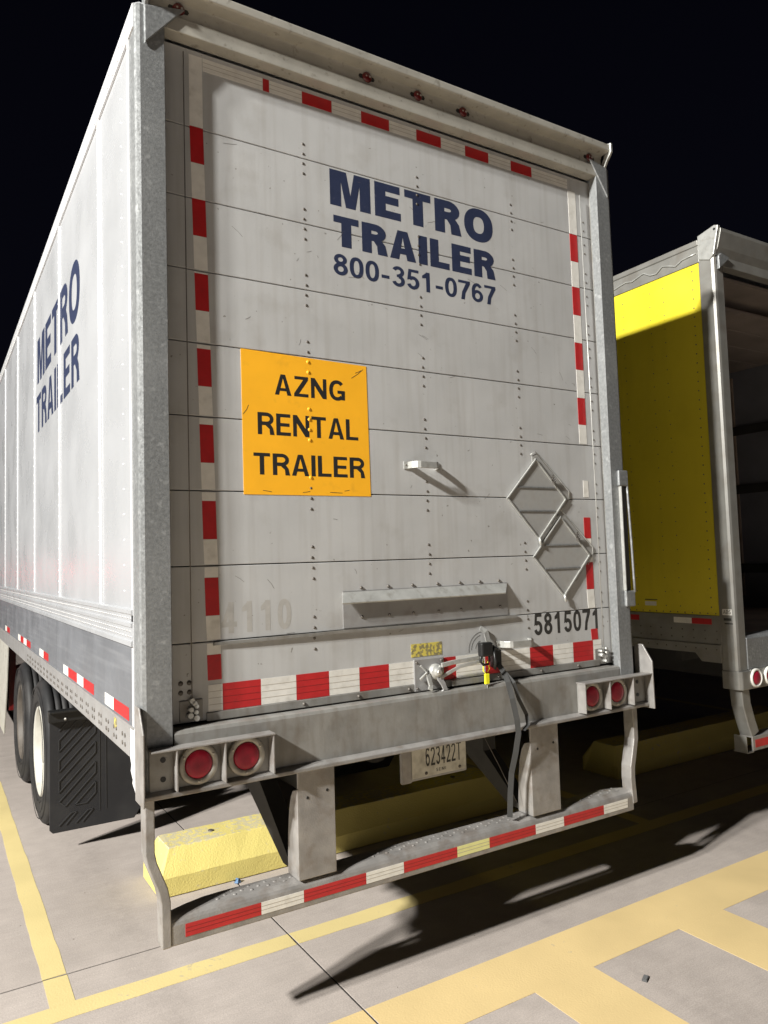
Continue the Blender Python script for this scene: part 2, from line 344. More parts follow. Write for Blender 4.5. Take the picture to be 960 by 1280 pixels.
def glyph(ch, t):
    """returns (advance width, list of pieces); every piece is a list of polygons"""
    h = t*.82
    if ch == ' ': return .35, []
    if ch == '-': return .40, [rc(.03, .28, .37, .28+t*.9)]
    if ch == 'I': return t, [rc(0, 0, t, 1)]
    if ch == 'M':
        w_ = .78+t*.7
        return w_, [[[(0, 0), (t*.95, 0), (t*.95, .70), (w_/2-t*.42, 0), (w_/2+t*.42, 0), (w_-t*.95, .70), (w_-t*.95, 0), (w_, 0), (w_, 1), (w_-t*1.42, 1), (w_/2, .36), (t*1.42, 1), (0, 1)]]]
    if ch == 'E':
        w_ = .66; return w_, [[[(0, 0), (w_, 0), (w_, h), (t, h), (t, .42), (w_*.92, .42), (w_*.92, .42+h), (t, .42+h), (t, 1-h), (w_*.98, 1-h), (w_*.98, 1), (0, 1)]]]
    if ch == 'T':
        w_ = .70; return w_, [[[(w_/2-t/2, 0), (w_/2+t/2, 0), (w_/2+t/2, 1-h), (w_, 1-h), (w_, 1), (0, 1), (0, 1-h), (w_/2-t/2, 1-h)]]]
    if ch == 'L':
        w_ = .62; return w_, [[[(0, 0), (w_, 0), (w_, h), (t, h), (t, 1), (0, 1)]]]
    if ch == 'N':
        w_ = .76; return w_, [[[(0, 0), (t*.92, 0), (t*.92, .62), (w_-t, 0), (w_, 0), (w_, 1), (w_-t*.92, 1), (w_-t*.92, .38), (t, 1), (0, 1)]]]
    if ch == 'Z':
        w_ = .68; return w_, [[[(0, 0), (w_, 0), (w_, h), (t*1.25, h), (w_, 1-h), (w_, 1), (.03, 1), (.03, 1-h), (w_-t*1.25, 1-h), (0, h)]]]
    if ch == 'A':
        w_ = .70+t*.35
        return w_, [[[(0, 0), (t, 0), (w_/2+t*.05, .86), (w_/2+t*.05, 1), (w_/2-t*.55, 1)]], [[(w_, 0), (w_-t, 0), (w_/2-t*.05, .86), (w_/2-t*.05, 1), (w_/2+t*.55, 1)]], rc(w_*.25, .20, w_*.75, .20+h*.9)]
    if ch == 'R' or ch == 'B' or ch == 'P':
        w_ = .72; m = .43+h/2
        r = (1-h/2-m)/2
        bowl = [(t*.5, 1-h/2), (w_-r-t*.5, 1-h/2)]+arc(w_-r-t*.5-.02, m+r, r+.02, r, 90, -90, 10)[1:]+[(t*.5, m)]
        ps = [rc(0, 0, t, 1), stroke(bowl, h*1.05)]
        if ch == 'R': ps.append([[(w_*.40, m-h*.2), (w_*.40+t, m+h*.2), (w_*.80, m-h*.3), (w_*.94, m*.62), (w_+.02, 0), (w_+.02-t*1.05, 0), (w_-t*1.05, m*.5)]])
        if ch == 'B':
            r2 = (m-h/2)/2
            ps.append(stroke([(t*.5, h/2), (w_-r2-t*.5, h/2)]+arc(w_-r2-t*.5, h/2+r2, r2+.04, r2, -90, 90, 10)[1:]+[(t*.5, m)], h))
        return w_, ps
    if ch == 'O':
        w_ = .86; return w_, [stroke(arc(w_/2, .5, w_/2-t/2, .5-t*.45+.015, 0, 360, 36, .88)[:-1], t*.96, True)]
    if ch == 'G':
        w_ = .80; return w_, [stroke(arc(w_/2, .5, w_/2-t/2, .5-t*.45+.01, 42, 318, 26, .9), t*.96), rc(w_-t, .03, w_-.01, .50), rc(w_*.52, .50-h, w_-.01, .50)]
    if ch == 'S':
        w_ = .64; r = .25+.0
        p = arc(w_/2, .72, w_/2-t/2, .28-t*.42, 25, 200, 12)+arc(w_/2, .28, w_/2-t/2, .28-t*.42, 40, -155, 14)
        return w_, [stroke(p, t*.95)]
    w_ = .58
    if ch == '0': return w_, [stroke(arc(w_/2, .5, w_/2-t/2, .5-t*.45, 0, 360, 30, .85)[:-1], t*.95, True)]
    if ch == '1': return w_, [rc(.24, 0, .24+t, 1), [[(.06, .66), (.24, .70), (.24, .86), (.26, .98), (.06, .66+h*.9)]]]
    if ch == '2': return w_, [stroke(arc(w_/2, .70, w_/2-t/2, .30-t*.45, 168, -30, 14)+[(t*.62, h*.75)], t*.95), rc(0, 0, w_, h)]
    if ch == '3': return w_, [stroke(arc(w_/2, .735, w_/2-t*.6, .265-t*.42, 160, -82, 14), t*.92), stroke(arc(w_/2, .285, w_/2-t/2, .285-t*.42, 82, -165, 16), t*.95), rc(w_*.38, .53-h*.45, w_*.62, .53+h*.45)]
    if ch == '4': return w_+.02, [rc(.36-t/2+.02, 0, .36+t/2+.02, 1), rc(0, .20, w_+.02, .20+h), [[(0, .20+h*.5), (t*.95, .20+h), (.38, .80), (.38, 1), (.30, 1)]]]
    if ch == '5': return w_, [rc(.10, 1-h, w_-.03, 1), [[(.03, .44), (.03+t*.9, .50), (.10+t*.75, 1), (.10, 1)]], stroke(arc(w_/2, .33, w_/2-t/2, .33-t*.45, 140, -162, 18), t*.95)]
    if ch == '6': return w_, [stroke(arc(w_/2, .32, w_/2-t/2, .32-t*.45, 0, 360, 22)[:-1], t*.92, True), stroke([(t/2, .34)]+arc(w_/2, .58, w_/2-t/2, .42-t*.45, 180, 38, 14), t*.92)]
    if ch == '7': return w_, [rc(0, 1-h, w_, 1), [[(.12, 0), (.12+t, 0), (.12+t+.05, .35), (w_, 1-h), (w_-t*1.2, 1-h), (.18, .40)]]]
    if ch == '8': return w_, [stroke(arc(w_/2, .745, w_/2-t*.62, .255-t*.42, 0, 360, 20)[:-1], t*.9, True), stroke(arc(w_/2, .29, w_/2-t/2, .29-t*.43, 0, 360, 22)[:-1], t*.95, True)]
    if ch == '9':
        a_, ps = glyph('6', t); return a_, [[[(a_-x, 1-y) for x, y in q] for q in p] for p in ps]
    return .5, []
def text(name, s, parent, mat, org, udir, ndir, width, height, t=.2, gap=.09, label=None, slant=0.0, step=.0001):
    """lettering of given width and cap height standing on the plane at org; pieces are stacked a fifth of a millimetre apart"""
    total = 0; items = []
    for ch in s:
        a_, ps = glyph(ch, t); items.append((total, ps)); total += a_+gap
    total -= gap
    kx = width/total; U = Vector(udir); Nn = Vector(ndir); O = Vector(org); m = MB()
    for x0, ps in items:
        for k, piece in enumerate(ps):
            for q in piece:
                vs = [O+U*((x0+x+slant*y)*kx)+Vector((0, 0, y*height))+Nn*(.00025+step*k) for x, y in q]
                m.add(vs, [tuple(range(len(vs)))])
    off = base_of(parent)
    me = bpy.data.meshes.new(name); me.from_pydata([tuple(Vector(v)-off) for v in m.v], [], m.f); me.materials.append(MATS[mat])
    o = bpy.data.objects.new(name, me); COL.objects.link(o); o.parent = parent
    if label: o["label"] = label
    return o

# ================================================================== SETTING: the lot
JX = [-.45+4.5*k for k in range(-4, 7)]; JY = [.93+4.5*k for k in range(-3, 6)]
g = MB().add([(-900, -900, -.012), (900, -900, -.012), (900, 900, -.012), (-900, 900, -.012)], [(0, 1, 2, 3)]).build("ground", "far_concrete"); g["kind"] = "structure"
pav = bpy.data.objects.new("concrete_pavement", None); COL.objects.link(pav); pav["kind"] = "structure"
jn = MB()
for x in JX: jn.box(x-.006, x+.006, JY[0], JY[-1], -.011, -.0028)
for y in JY: jn.box(JX[0], JX[-1], y-.006, y+.006, -.0105, -.0034)
jn.build("joint_sealant", "concrete_joint", pav)
G = .0045
def crackline(n, a, b, amp=.003):
    return [random.uniform(-amp, amp) for _ in range(n)]
jit = {}
def edge(kind, i, s_):   # shared wobble for a joint
    return G
for i in range(len(JX)-1):
    for j in range(len(JY)-1):
        near = abs(JX[i]+2) < 7 and abs(JY[j]) < 6
        x0, x1, y0, y1 = JX[i]+G, JX[i+1]-G, JY[j]+G, JY[j+1]-G
        dz = random.uniform(-.0004, 0)
        MB().box(x0, x1, y0, y1, -.0115, dz).build("slab", "concrete", pav, bevel=.0012 if near else 0)
def split(a, b, js):
    cuts = [a]+[j for j in js if a < j < b]+[b]; out = []
    for k in range(len(cuts)-1):
        s_ = cuts[k]+(G+.001 if k else 0); e_ = cuts[k+1]-(G+.001 if k < len(cuts)-2 else 0); out.append((s_, e_))
    return out
def marking(name, mat, rects, label, wob=.003):
    m = MB()
    for n_, (x0, x1, y0, y1) in enumerate(rects):
        for a, b in split(x0, x1, JX):
            for c, d in split(y0, y1, JY):
                # slightly uneven brushed edge
                nx = max(1, int((b-a)/.12)); ny = max(1, int((d-c)/.12)); z = .0013
                ring = [(a+(b-a)*k/nx, c+random.uniform(-wob, wob)) for k in range(nx)]
                ring += [(b+random.uniform(-wob, wob), c+(d-c)*k/ny) for k in range(ny)]
                ring += [(b-(b-a)*k/nx, d+random.uniform(-wob, wob)) for k in range(nx)]
                ring += [(a+random.uniform(-wob, wob), d-(d-c)*k/ny) for k in range(ny)]
                m.prism(ring, 2, .0, z)
    return m.build(name, mat, pav, label=label)
for k, x in enumerate((-1.46, 2.12, 5.70, 9.28)):
    marking("stall_line", "line_paint", [(x-.05, x+.05, .69, 9.0)], "yellow line dividing two stalls")
marking("stall_line", "line_paint", [(-9.0, 14.0, .572, .688)], "yellow line across the mouths of the stalls")
marking("walkway_border", "hatch_paint", [(-9.0, 14.0, -.345, -.048)], "broad yellow border of the marked walkway", .0001)
for k in range(-4, 9):
    x0 = .19+.915*k
    marking("walkway_bar", "hatch_paint", [(x0, x0+.337, -2.4, -.3452)], None, .0001)

# parking blocks
def parking_block(label, x0, x1, y0=1.42):
    t = thing("parking_block", label, "parking block", ((x0+x1)/2, y0+.2, 0), "yellow parking blocks at the stall ends")
    prof = [(0, .003), (0, .103), (.075, .236), (.30, .240), (.375, .11), (.38, .003)]
    n = 26; vs = []; m = MB(); e = [(.07, 0), (0.02, .0)]
    xs = [x0, x0+.012]+[x0+.10+(x1-x0-.2)*k/n for k in range(n+1)]+[x1-.012, x1]
    for i, x in enumerate(xs):
        for (dy, z) in prof:
            ins = 0; dz = random.uniform(-.0025, .0025) if z > .01 else 0
            if i in (0, len(xs)-1) and z > .15: ins = .07
            if i in (1, len(xs)-2) and z > .15: ins = .062
            if i in (0, len(xs)-1): dy2 = .03+(dy-.0)*(.32/.38)
            else: dy2 = dy
            sx_ = 1 if i < len(xs)/2 else -1
            vs.append((x+ins*sx_, y0+dy2+random.uniform(-.0015, .0015), z+dz))
    k = len(prof)
    fs = [(a*k+b, a*k+(b+1) % k, (a+1)*k+(b+1) % k, (a+1)*k+b) for a in range(len(xs)-1) for b in range(k)]
    fs += [tuple(range(k)), tuple(range((len(xs)-1)*k, len(xs)*k))[::-1]]
    m.add(vs, fs); m.build("block_body", "block_paint", t, bevel=.008)
    for x in (x0+.35, x1-.35):
        MB().cyl((x, y0+.19, .232), 2, .016, .012, 12).build("anchor_pin", "rivet_metal", t)
parking_block("yellow concrete parking block under the white trailer, its left end in lamp light", -.875, 1.585)
parking_block("yellow concrete parking block in shadow between the two trailers", 2.70, 5.16)

tag(MB().add([(-.47, 1.385, .003), (-.452, 1.37, .003), (-.43, 1.378, .003), (-.425, 1.395, .003), (-.445, 1.402, .003), (-.463, 1.378, .022), (-.448, 1.374, .030), (-.435, 1.384, .024), (-.440, 1.395, .02), (-.455, 1.395, .026)],
    [(0, 1, 6, 5), (1, 2, 7, 6), (2, 3, 8, 7), (3, 4, 9, 8), (4, 0, 5, 9), (5, 6, 7, 8, 9)]).build("blue_scrap", "blue_bit"), "tiny crumpled blue scrap on the concrete in front of the lit yellow block", "litter")
lit = MB().box(-.022, .022, -.010, .010, 0, .006)
for k in range(4): lit.box(-.017+k*.010, -.013+k*.010, -.008, .008, .006, .009)
lo = lit.build("dark_scrap", "grey_litter"); lo.location = (.632, -.535, .002); lo.rotation_euler = (0, 0, R(28))
tag(lo, "small dark ribbed scrap lying in the grey square of the marked walkway", "litter")

# ================================================================== WHEELS shared by both trailers
def tyre_mesh():
    w2 = .135; m = MB()
    prof = [(-w2*.80, .300), (-w2*.95, .330), (-w2*1.03, .385), (-w2*1.02, .430), (-w2*.94, .470), (-w2*.86, .488)]
    for k in range(5):
        a = -w2*.80+k*(w2*1.6/5); b = a+w2*1.6/5
        prof += [(a+.006, .500), (b-.006, .500)]
        if k < 4: prof += [(b-.004, .488), (b+.004, .488)]
    prof += [(w2*.86, .488), (w2*.94, .470), (w2*1.02, .430), (w2*1.03, .385), (w2*.95, .330), (w2*.80, .300)]
    m.lathe((0, 0, 0), 0, prof, 64)
    for r_ in (.345, .415, .455): m.lathe((0, 0, 0), 0, [(-w2*1.035, r_-.004), (-w2*1.06, r_), (-w2*1.035, r_+.004)], 64)
    return m.mesh("tyre", "tyre_side")
def rim_mesh(cx=-1):
    m = MB(); s_ = cx
    m.lathe((0, 0, 0), 0, [(s_*.108, .318), (s_*.126, .312), (s_*.130, .300), (s_*.120, .288), (s_*.060, .270), (s_*.020, .262), (s_*.010, .235), (s_*.028, .190), (s_*.040, .150), (s_*.040, .110)], 56)
    m.cyl((s_*.030, 0, 0), 0, .095, s_*.075, 28, .085)
    for k in range(10):
        a = 2*math.pi*k/10
        m.cyl((s_*.035, .142*math.cos(a), .142*math.sin(a)), 0, .014, s_*.035, 8)
    return m.mesh("rim", "rim_white")
TYRE = tyre_mesh(); RIM = {-1: rim_mesh(-1), 1: rim_mesh(1)}; RIMD = {k: v.copy() for k, v in RIM.items()}
for v in RIMD.values(): v.materials[0] = MATS["rim_brown"]
def wheels(tr, cx, ys):
    off = base_of(tr)
    for y in ys:
        for sgn in (-1, 1):
            for k, xx in enumerate((1.135, .80)):
                e = bpy.data.objects.new("wheel", None); COL.objects.link(e); e.parent = tr
                e.location = Vector((cx+sgn*xx, y, .497))-off; e.empty_display_size = .1
                a = bpy.data.objects.new("tyre", TYRE); COL.objects.link(a); a.parent = e
                b = bpy.data.objects.new("rim", (RIM if y == ys[0] else RIMD)[sgn]); COL.objects.link(b); b.parent = e
        MB().cyl((cx-.95, y, .497), 0, .065, 1.9, 16).box(cx-.5, cx-.38, y-.25, y+.25, .6, .82).box(cx+.38, cx+.5, y-.25, y+.25, .6, .82).build("axle", "undercarriage", tr)

def side_pieces(m, x, ys, zs, r, h, s_):
    for y in ys:
        for z in zs: m.dome((x, y, z), 0, r, h, s_, 6)

# ================================================================== TRAILER ONE (white rental trailer)
T1 = thing("semi_trailer", "white rental box trailer with closed roll-up door and galvanised rear frame", "trailer", (0, 3.5, 0))
XL, XR, LEN = -1.295, 1.295, 14.4
# roof, front wall, right side, floor
bx("roof", "seam_metal", T1, XL+.03, XR-.03, .04, LEN, 3.925, 3.945)
bx("front_wall", "side_paint", T1, XL+.01, XR-.01, LEN, LEN+.03, 1.2, 3.93)
bx("floor", "undercarriage", T1, XL+.03, XR-.03, .08, LEN, 1.08, 1.17)
# left side
seams = [.72+1.22*k for k in range(12)]
ys = [.10]+seams
for a, b in zip(ys[:-1], ys[1:]):
    o = bx("side_panel", "side_paint", T1, XL+.003, XL+.012, a+.002, b-.002, 1.62, 3.86)
o = bx("side_panel", "side_paint", T1, XL+.003, XL+.012, seams[-1], LEN, 1.62, 3.86)
m0 = MB().box(XL-.003, XL+.004, seams[0]-.024, seams[0]+.024, 1.635, 3.85)
st0 = m0.build("seam_strip", "seam_metal", T1, bevel=.002)
for y in seams[1:]: clone(st0, T1, (0, y-seams[0], 0))
bx("side_wall", "side_paint", T1, XR-.012, XR, .10, LEN, 1.10, 3.95, label="right side wall of the white trailer")
# side rivets: last panel columns, seam rows
rv = MB()
zz = [1.70+.10*k for k in range(22)]
for y in (.135, .27): side_pieces(rv, XL+.003, [y], zz, .0045, .003, -1)
for y in seams[:7]:
    side_pieces(rv, XL-.003, [y-.012, y+.012], [1.66+.0635*k for k in range(35)], .0035, .003, -1)
rv.build("rivet", "seam_metal", T1, kind="stuff")
# top rail with rivet row
MB().prism([(XL-.006, 3.845), (XL-.006, 3.94), (XL+.02, 3.955), (XL+.05, 3.955), (XL+.05, 3.92), (XL+.012, 3.90), (XL+.012, 3.845)], 1, .02, LEN).build("top_rail", "seam_metal", T1, bevel=.002)
rv = MB(); side_pieces(rv, XL-.006, [.12+.05*k for k in range(150)], [3.862], .005, .004, -1)
side_pieces(rv, XL-.006, [.145+.1*k for k in range(75)], [3.905], .005, .004, -1)
rv.build("top_rivet", "screw_steel", T1, kind="stuff")
# riveted white band with three rolled ridges
MB().prism([(XL-.012, 1.498), (XL-.012, 1.515), (XL-.005, 1.52), (XL-.005, 1.565), (XL-.012, 1.570), (XL-.012, 1.582), (XL-.004, 1.588), (XL-.004, 1.612), (XL-.011, 1.618), (XL-.011, 1.632), (XL+.004, 1.638), (XL+.02, 1.638), (XL+.02, 1.498)], 1, .10, LEN).build("scuff_band", "side_paint", T1)
rv = MB()
side_pieces(rv, XL-.005, [.13+.045*k for k in range(170)], [1.532], .0048, .0035, -1)
side_pieces(rv, XL-.005, [.15+.045*k for k in range(170)], [1.552], .0048, .0035, -1)
side_pieces(rv, XL-.004, [.14+.045*k for k in range(170)], [1.600], .0048, .0035, -1)
rv.build("band_rivet", "rail_metal", T1, kind="stuff")
# grey lower skin, seams every 2.44
for a, b in ((.10, 2.06), (2.065, 6.3), (6.305, LEN)):
    bx("lower_skin", "skirt_metal", T1, XL-.002, XL+.012, a, b, 1.200, 1.497)
bx("lower_skin_ledge", "rail_metal", T1, XL-.010, XL-.002, .10, LEN, 1.196, 1.206, bevel=.002)
# lower rail with pairs of holes
MB().box(XL-.006, XL+.01, .17, 1.62, 1.085, 1.196).box(XL-.006, XL+.01, 1.63, LEN, 1.085, 1.196).box(XL+.01, XL+.10, .17, LEN, 1.085, 1.092).build("bottom_rail", "rail_metal", T1, bevel=.002)
hl = MB()
for k in range(22):
    y = .235+.155*k
    for dy in (0, .045):
        for z in (1.118, 1.152): hl.cyl((XL-.0085, y+dy, z), 0, .0085, .003, 8)
hl.build("rail_hole", "rivet_metal", T1, kind="stuff")
for y0, y1, c in ((.456, .634, 'w'), (.185, .456, 'r'), (1.62, 1.788, 'w'), (1.339, 1.62, 'r'), (1.156, 1.339, 'w'), (.887, 1.156, 'r'), (2.64, 2.847, 'w'), (2.41, 2.64, 'r'),
                  (4.08, 4.27, 'w'), (3.85, 4.08, 'r'), (3.64, 3.85, 'w'), (3.38, 3.64, 'r'), (5.33, 5.52, 'w'), (5.05, 5.33, 'r'), (6.7, 6.9, 'w'), (6.4, 6.7, 'r'), (7.9, 8.1, 'w'), (7.6, 7.9, 'r')):
    bx("reflective_tape", "red_tape" if c == 'r' else "white_tape", T1, XL-.0032, XL-.0019, y0, y1, 1.213, 1.262)
# small yellow inspection sticker on the rail
bx("inspection_sticker", "warn_label", T1, XL-.0072, XL-.0062, .385, .43, 1.150, 1.190)
text("side_lettering", "METRO", T1, "navy_vinyl", (XL+.0026, 3.00, 3.115), (0, -1, 0), (-1, 0, 0), 1.76, .315, .23, .11)
text("side_lettering", "TRAILER", T1, "navy_vinyl", (XL+.0026, 3.05, 2.765), (0, -1, 0), (-1, 0, 0), 1.78, .265, .22, .125)

# rear corner posts
def post(sgn):
    a = sgn
    m = MB()
    xo, xi = a*1.295, a*1.183
    # flat face with rolled outer corner, side plate and inner return
    pr = [(xo, .105), (xo, .018), (xo-a*.005, .006), (xo-a*.018, 0), (xi+a*.003, 0), (xi, .003), (xi, .050), (xi+a*.004, .052), (xi+a*.006, .010), (xo-a*.014, .010), (xo-a*.010, .105)]
    m.prism(pr, 2, .97, 3.935)
    o = m.build("corner_post", "galvanised", T1)
    return o
post(-1); post(1)
bx("post_edge_trim", "seam_metal", T1, XL-.004, XL-.0003, .095, .125, 1.08, 3.9)
# door track angle behind the inner returns
for s_ in (-1, 1):
    a, b = sorted((s_*1.19, s_*1.27)); bx("door_track", "sill_steel", T1, a, b, .052, .063, 1.19, 3.86)
# header: face, hood and lip
hd = MB().prism([(0, 3.872), (0, 3.934), (.012, 3.940), (.012, 4.000), (-.046, 4.003), (-.052, 4.008), (-.052, 4.040), (-.046, 4.047), (-.01, 4.049), (.02, 3.975), (.05, 3.952), (.062, 3.950), (.062, 3.872)], 0, -1.24, 1.245)
hd.build("header", "header_steel", T1, bevel=.003)
for s_ in (-1, 1):
    # end cheeks of the hood
    a, b = sorted((s_*1.246, s_*1.262))
    MB().prism([(-.004, 3.82), (-.004, 3.925), (-.030, 3.965), (-.050, 3.985), (-.060, 4.000), (-.060, 4.050), (-.02, 4.058), (.03, 3.98), (.03, 3.82)], 0, a, b).build("hood_cheek", "bright_alloy" if s_ > 0 else "galvanised", T1, bevel=.003)
    # triangular gusset plates standing proud of the corner
    x0 = s_*1.262; x1 = s_*1.10
    m = MB()
    if s_ < 0:
        vs = [(-1.262, 3.775), (-1.262, 3.93), (-1.105, 3.965)]
    else:
        vs = [(1.262, 3.762), (1.262, 3.93), (1.13, 3.955)]
    m.prism([(x, z) for x, z in vs], 1, -.012, -.0015)
    m.build("gusset", "galvanised", T1, bevel=.004)
bx("roof_cap", "galvanised", T1, -1.262, 1.262, -.03, .03, 4.0495, 4.053)
# clearance lights under the hood
def clearance(x):
    e = MB().prism([(-.036, -.010), (.036, -.010), (.042, 0), (.036, .010), (-.036, .010), (-.042, 0)], 2, 0, .006)
    l = MB().lathe((0, 0, -.002), 2, [(0, .024), (-.006, .022), (-.010, .013), (-.011, .001)], 18)
    o = e.build("clearance_light", "black_plastic", None); o.parent = T1
    o.location = Vector((x, .0105, 3.972))-base_of(T1); o.rotation_euler = (R(-90), 0, 0)
    q = l.build("lens", "red_cover", None); q.parent = o
    s_ = MB().cyl((-.008, 0, -.0135), 2, .004, .003, 8).cyl((.010, 0, -.0135), 2, .005, .003, 8).build("screw", "screw_steel", None); s_.parent = o
for x in (-.270, .008, .276, 1.150, -1.125): clearance(x)

# ---------------- roll-up door
D = .065
SURVEY[0] = .9912
SE = [1.194]+[1.494+.2945*k for k in range(8)]+[3.885]
for k, (a, b) in enumerate(zip(SE[:-1], SE[1:])):
    dy = random.uniform(0, .00015)
    bx("door_panel", "door_paint", T1, -1.255, 1.255, D+dy, D+.022, a+.0022, b-.0022, bevel=.0018)
bx("door_backing", "undercarriage", T1, -1.25, 1.25, D+.024, D+.03, 1.19, 3.89)
# rivets in fours over every seam, smaller ones by the right edge
rv = MB()
for s_, z in enumerate(SE[1:-1]):
    for x in (-.561, .040, .632):
        for dz in (-.068, -.023, .021, .066):
            if x == .040 and s_ == 0: continue
            rv.dome((x+random.uniform(-.002, .002), D, z+dz), 1, .0068, .0028, -1, 8)
    for x in (1.165,):
        for dz in (-.095, -.045, .035, .085):
            rv.dome((x, D, z+dz), 1, .006, .003, -1, 8)
for x, z in ((-1.128, 1.345), (-1.095, 1.345), (-1.128, 1.31), (-1.095, 1.31)): rv.dome((x, D, z), 1, .010, .006, -1, 10)
rv.build("door_rivet", "rivet_metal", T1, kind="stuff")
# bottom door rail and its bolts
bx("door_bottom_rail", "sill_steel", T1, -1.03, 1.12, D-.008, D-.0005, 1.192, 1.224, bevel=.002)
rv = MB()
for k in range(9): rv.dome((-.62+.26*k+(.02 if k > 4 else 0), D-.008, 1.207), 1, .0075, .006, -1, 8)
rv.build("rail_bolt", "rivet_metal", T1, kind="stuff")
# tape
def tp(x0, x1, z0, z1, c, skew=0.0, y=D, lines=None):
    m = MB().hexa([(x0, y-.0012, z0), (x1, y-.0012, z0), (x1, y+.001, z0), (x0, y+.001, z0), (x0+skew, y-.0012, z1), (x1+skew, y-.0012, z1), (x1+skew, y+.001, z1), (x0+skew, y+.001, z1)])
    o = m.build("reflective_tape", {"r": "red_tape", "w": "white_tape", "i": "iris_tape"}[c], T1)
    if lines:
        l = MB()
        for z in lines: l.box(x0+.001, x1-.001, y-.0016, y-.0011, z-.0009, z+.0009)
        l.build("tape_ridge", "tape_line" if c != 'r' else "tape_line_red", o_parent(o))
    return o
def o_parent(o): return o
zb = [3.561, 3.41, 3.261, 3.109, 2.955, 2.804, 2.650, 2.499, 2.346, 2.194, 2.043, 1.892, 1.742, 1.594, 1.443, 1.345]
def tx(z): return -1.063+(3.56-z)*.0185
tp(-1.063, -1.008, 3.563, 3.862, 'w')
for k in range(len(zb)-1):
    z1, z0 = zb[k], zb[k+1]; x = tx(z0)
    c = 'r' if k % 2 == 0 else 'w'
    if c == 'w':  # the white lengths are cut and curled over the panel joint
        sm = min(SE[1:-1], key=lambda q: abs(q-(z0+.03)))
        if z0 < sm < z1:
            tp(x, x+.055, sm+.006, z1-.0005, c, tx(z1)-x)
            tp(x, x+.055, z0+.0005, sm-.006, c, 0)
            continue
    tp(x, x+.055, z0+.0005, z1-.0005, c, tx(z1)-x)
X = 1.055
tp(X, X+.058, 3.556, 3.80, 'w')
rb = [3.554, 3.400, 3.256, 3.098, 2.944, 2.793, 2.638, 2.490, 2.385]
for k in range(len(rb)-1): tp(X+.0005, X+.056, rb[k+1]+.0005, rb[k]-.0005, 'r' if k % 2 == 0 else 'w')
tp(X+.012, X+.050, 2.095, 2.185, 'w'); tp(X+.004, X+.052, 1.872, 1.985, 'r'); tp(X+.004, X+.052, 1.792, 1.871, 'w', .0)
tp(X+.004, X+.056, 1.600, 1.744, 'r'); tp(X+.004, X+.056, 1.745, 1.784, 'w'); tp(X+.006, X+.058, 1.500, 1.599, 'w', -.004); tp(X+.022, X+.070, 1.331, 1.388, 'r', -.004)
tb = [-1.006, -.743, -.714, -.559, -.412, -.259, -.107, .048, .194, .344, .494, .645, .790, 1.054]
for k in range(len(tb)-1): tp(tb[k]+.0005, tb[k+1]-.0005, 3.808, 3.862, 'w' if k % 2 == 0 else 'r', lines=(3.826, 3.844) if k % 2 == 0 else None)
bt = [(-1.022, -.964, 'w'), (-.964, -.805, 'r'), (-.805, -.65, 'w'), (-.65, -.498, 'r'), (-.498, -.351, 'w'), (-.351, -.2, 'r'), (-.2, .09, 'w'), (.09, .17, 'r'), (.17, .345, 'w'), (.345, .44, 'r'), (.44, .634, 'w'), (.634, .792, 'r'), (.792, .935, 'w'), (.935, 1.083, 'r'), (1.083, 1.148, 'w')]
for x0, x1, c in bt: tp(x0+.0005, x1-.0005, 1.2255, 1.328, c, lines=(1.252, 1.277, 1.302))
# sticker and lettering
def poly_sheet(name, pts, y, mat, parent, th=.0012, label=None):
    return MB().prism(pts, 1, y-th, y+.0002).build(name, mat, parent, label=label)
st = poly_sheet("sticker", [(-.862, 2.072), (-.267, 2.074), (-.272, 2.662), (-.864, 2.672)], D, "orange_sticker", T1, label="orange sticker reading AZNG RENTAL TRAILER")
Y = D-.0012
N_ = (0, -1, 0); U_ = (1, 0, 0)
text("lettering", "AZNG", st, "black_vinyl", (-.718, Y, 2.494), U_, N_, .334, .088, .19, .13)
text("lettering", "RENTAL", st, "black_vinyl", (-.797, Y, 2.322), U_, N_, .474, .092, .19, .11)
text("lettering", "TRAILER", st, "black_vinyl", (-.818, Y, 2.155), U_, N_, .522, .090, .19, .11)
rv = MB()
for z in (2.64, 2.605, 2.40, 2.355, 2.10, 2.61-.25): pass
text("door_lettering", "METRO", T1, "navy_vinyl", (-.432, D, 3.380), U_, N_, .937, .165, .275, .11)
text("door_lettering", "TRAILER", T1, "navy_vinyl", (-.418, D, 3.195), U_, N_, .924, .140, .275, .09)
text("door_lettering", "800-351-0767", T1, "navy_vinyl", (-.424, D, 3.063), U_, N_, .930, .096, .175, .075)
text("door_number", "5815071", T1, "black_print", (.668, D, 1.385), U_, N_, .474, .108, .185, .12)
text("faded_number", "4110", T1, "ghost_print", (-.965, D, 1.520), U_, N_, .300, .122, .20, .16, step=.00003)
# orange painted rivets over the sticker
rv = MB()
for z in (2.672-.068, 2.672-.023, 2.378-.023, 2.378-.068, 2.378+.021, 2.378+.066, 2.0835+.066):
    rv.dome((-.561, D-.001, z), 1, .0085, .0036, -1, 8)
rv.build("sticker_rivet", "orange_sticker", st, kind="stuff")
sm_ = MB()   # small scuffs on the sticker's edges
for (x0, z0, x1, z1) in ((-.35, 2.60, -.29, 2.645), (-.33, 2.625, -.30, 2.64), (-.86, 2.40, -.835, 2.44), (-.60, 2.085, -.565, 2.09), (-.47, 2.088, -.41, 2.086), (-.40, 2.095, -.375, 2.10), (-.78, 2.09, -.74, 2.084)):
    for q in stroke([(x0, z0), ((x0+x1)/2+.004, (z0+z1)/2), (x1, z1)], .0022): sm_.add([(x, D-.0015, z) for x, z in q], [(0, 1, 2, 3)])
sm_.build("scuff", "black_print", st, kind="stuff")
sm_ = MB()   # hairline scratches scattered on the door
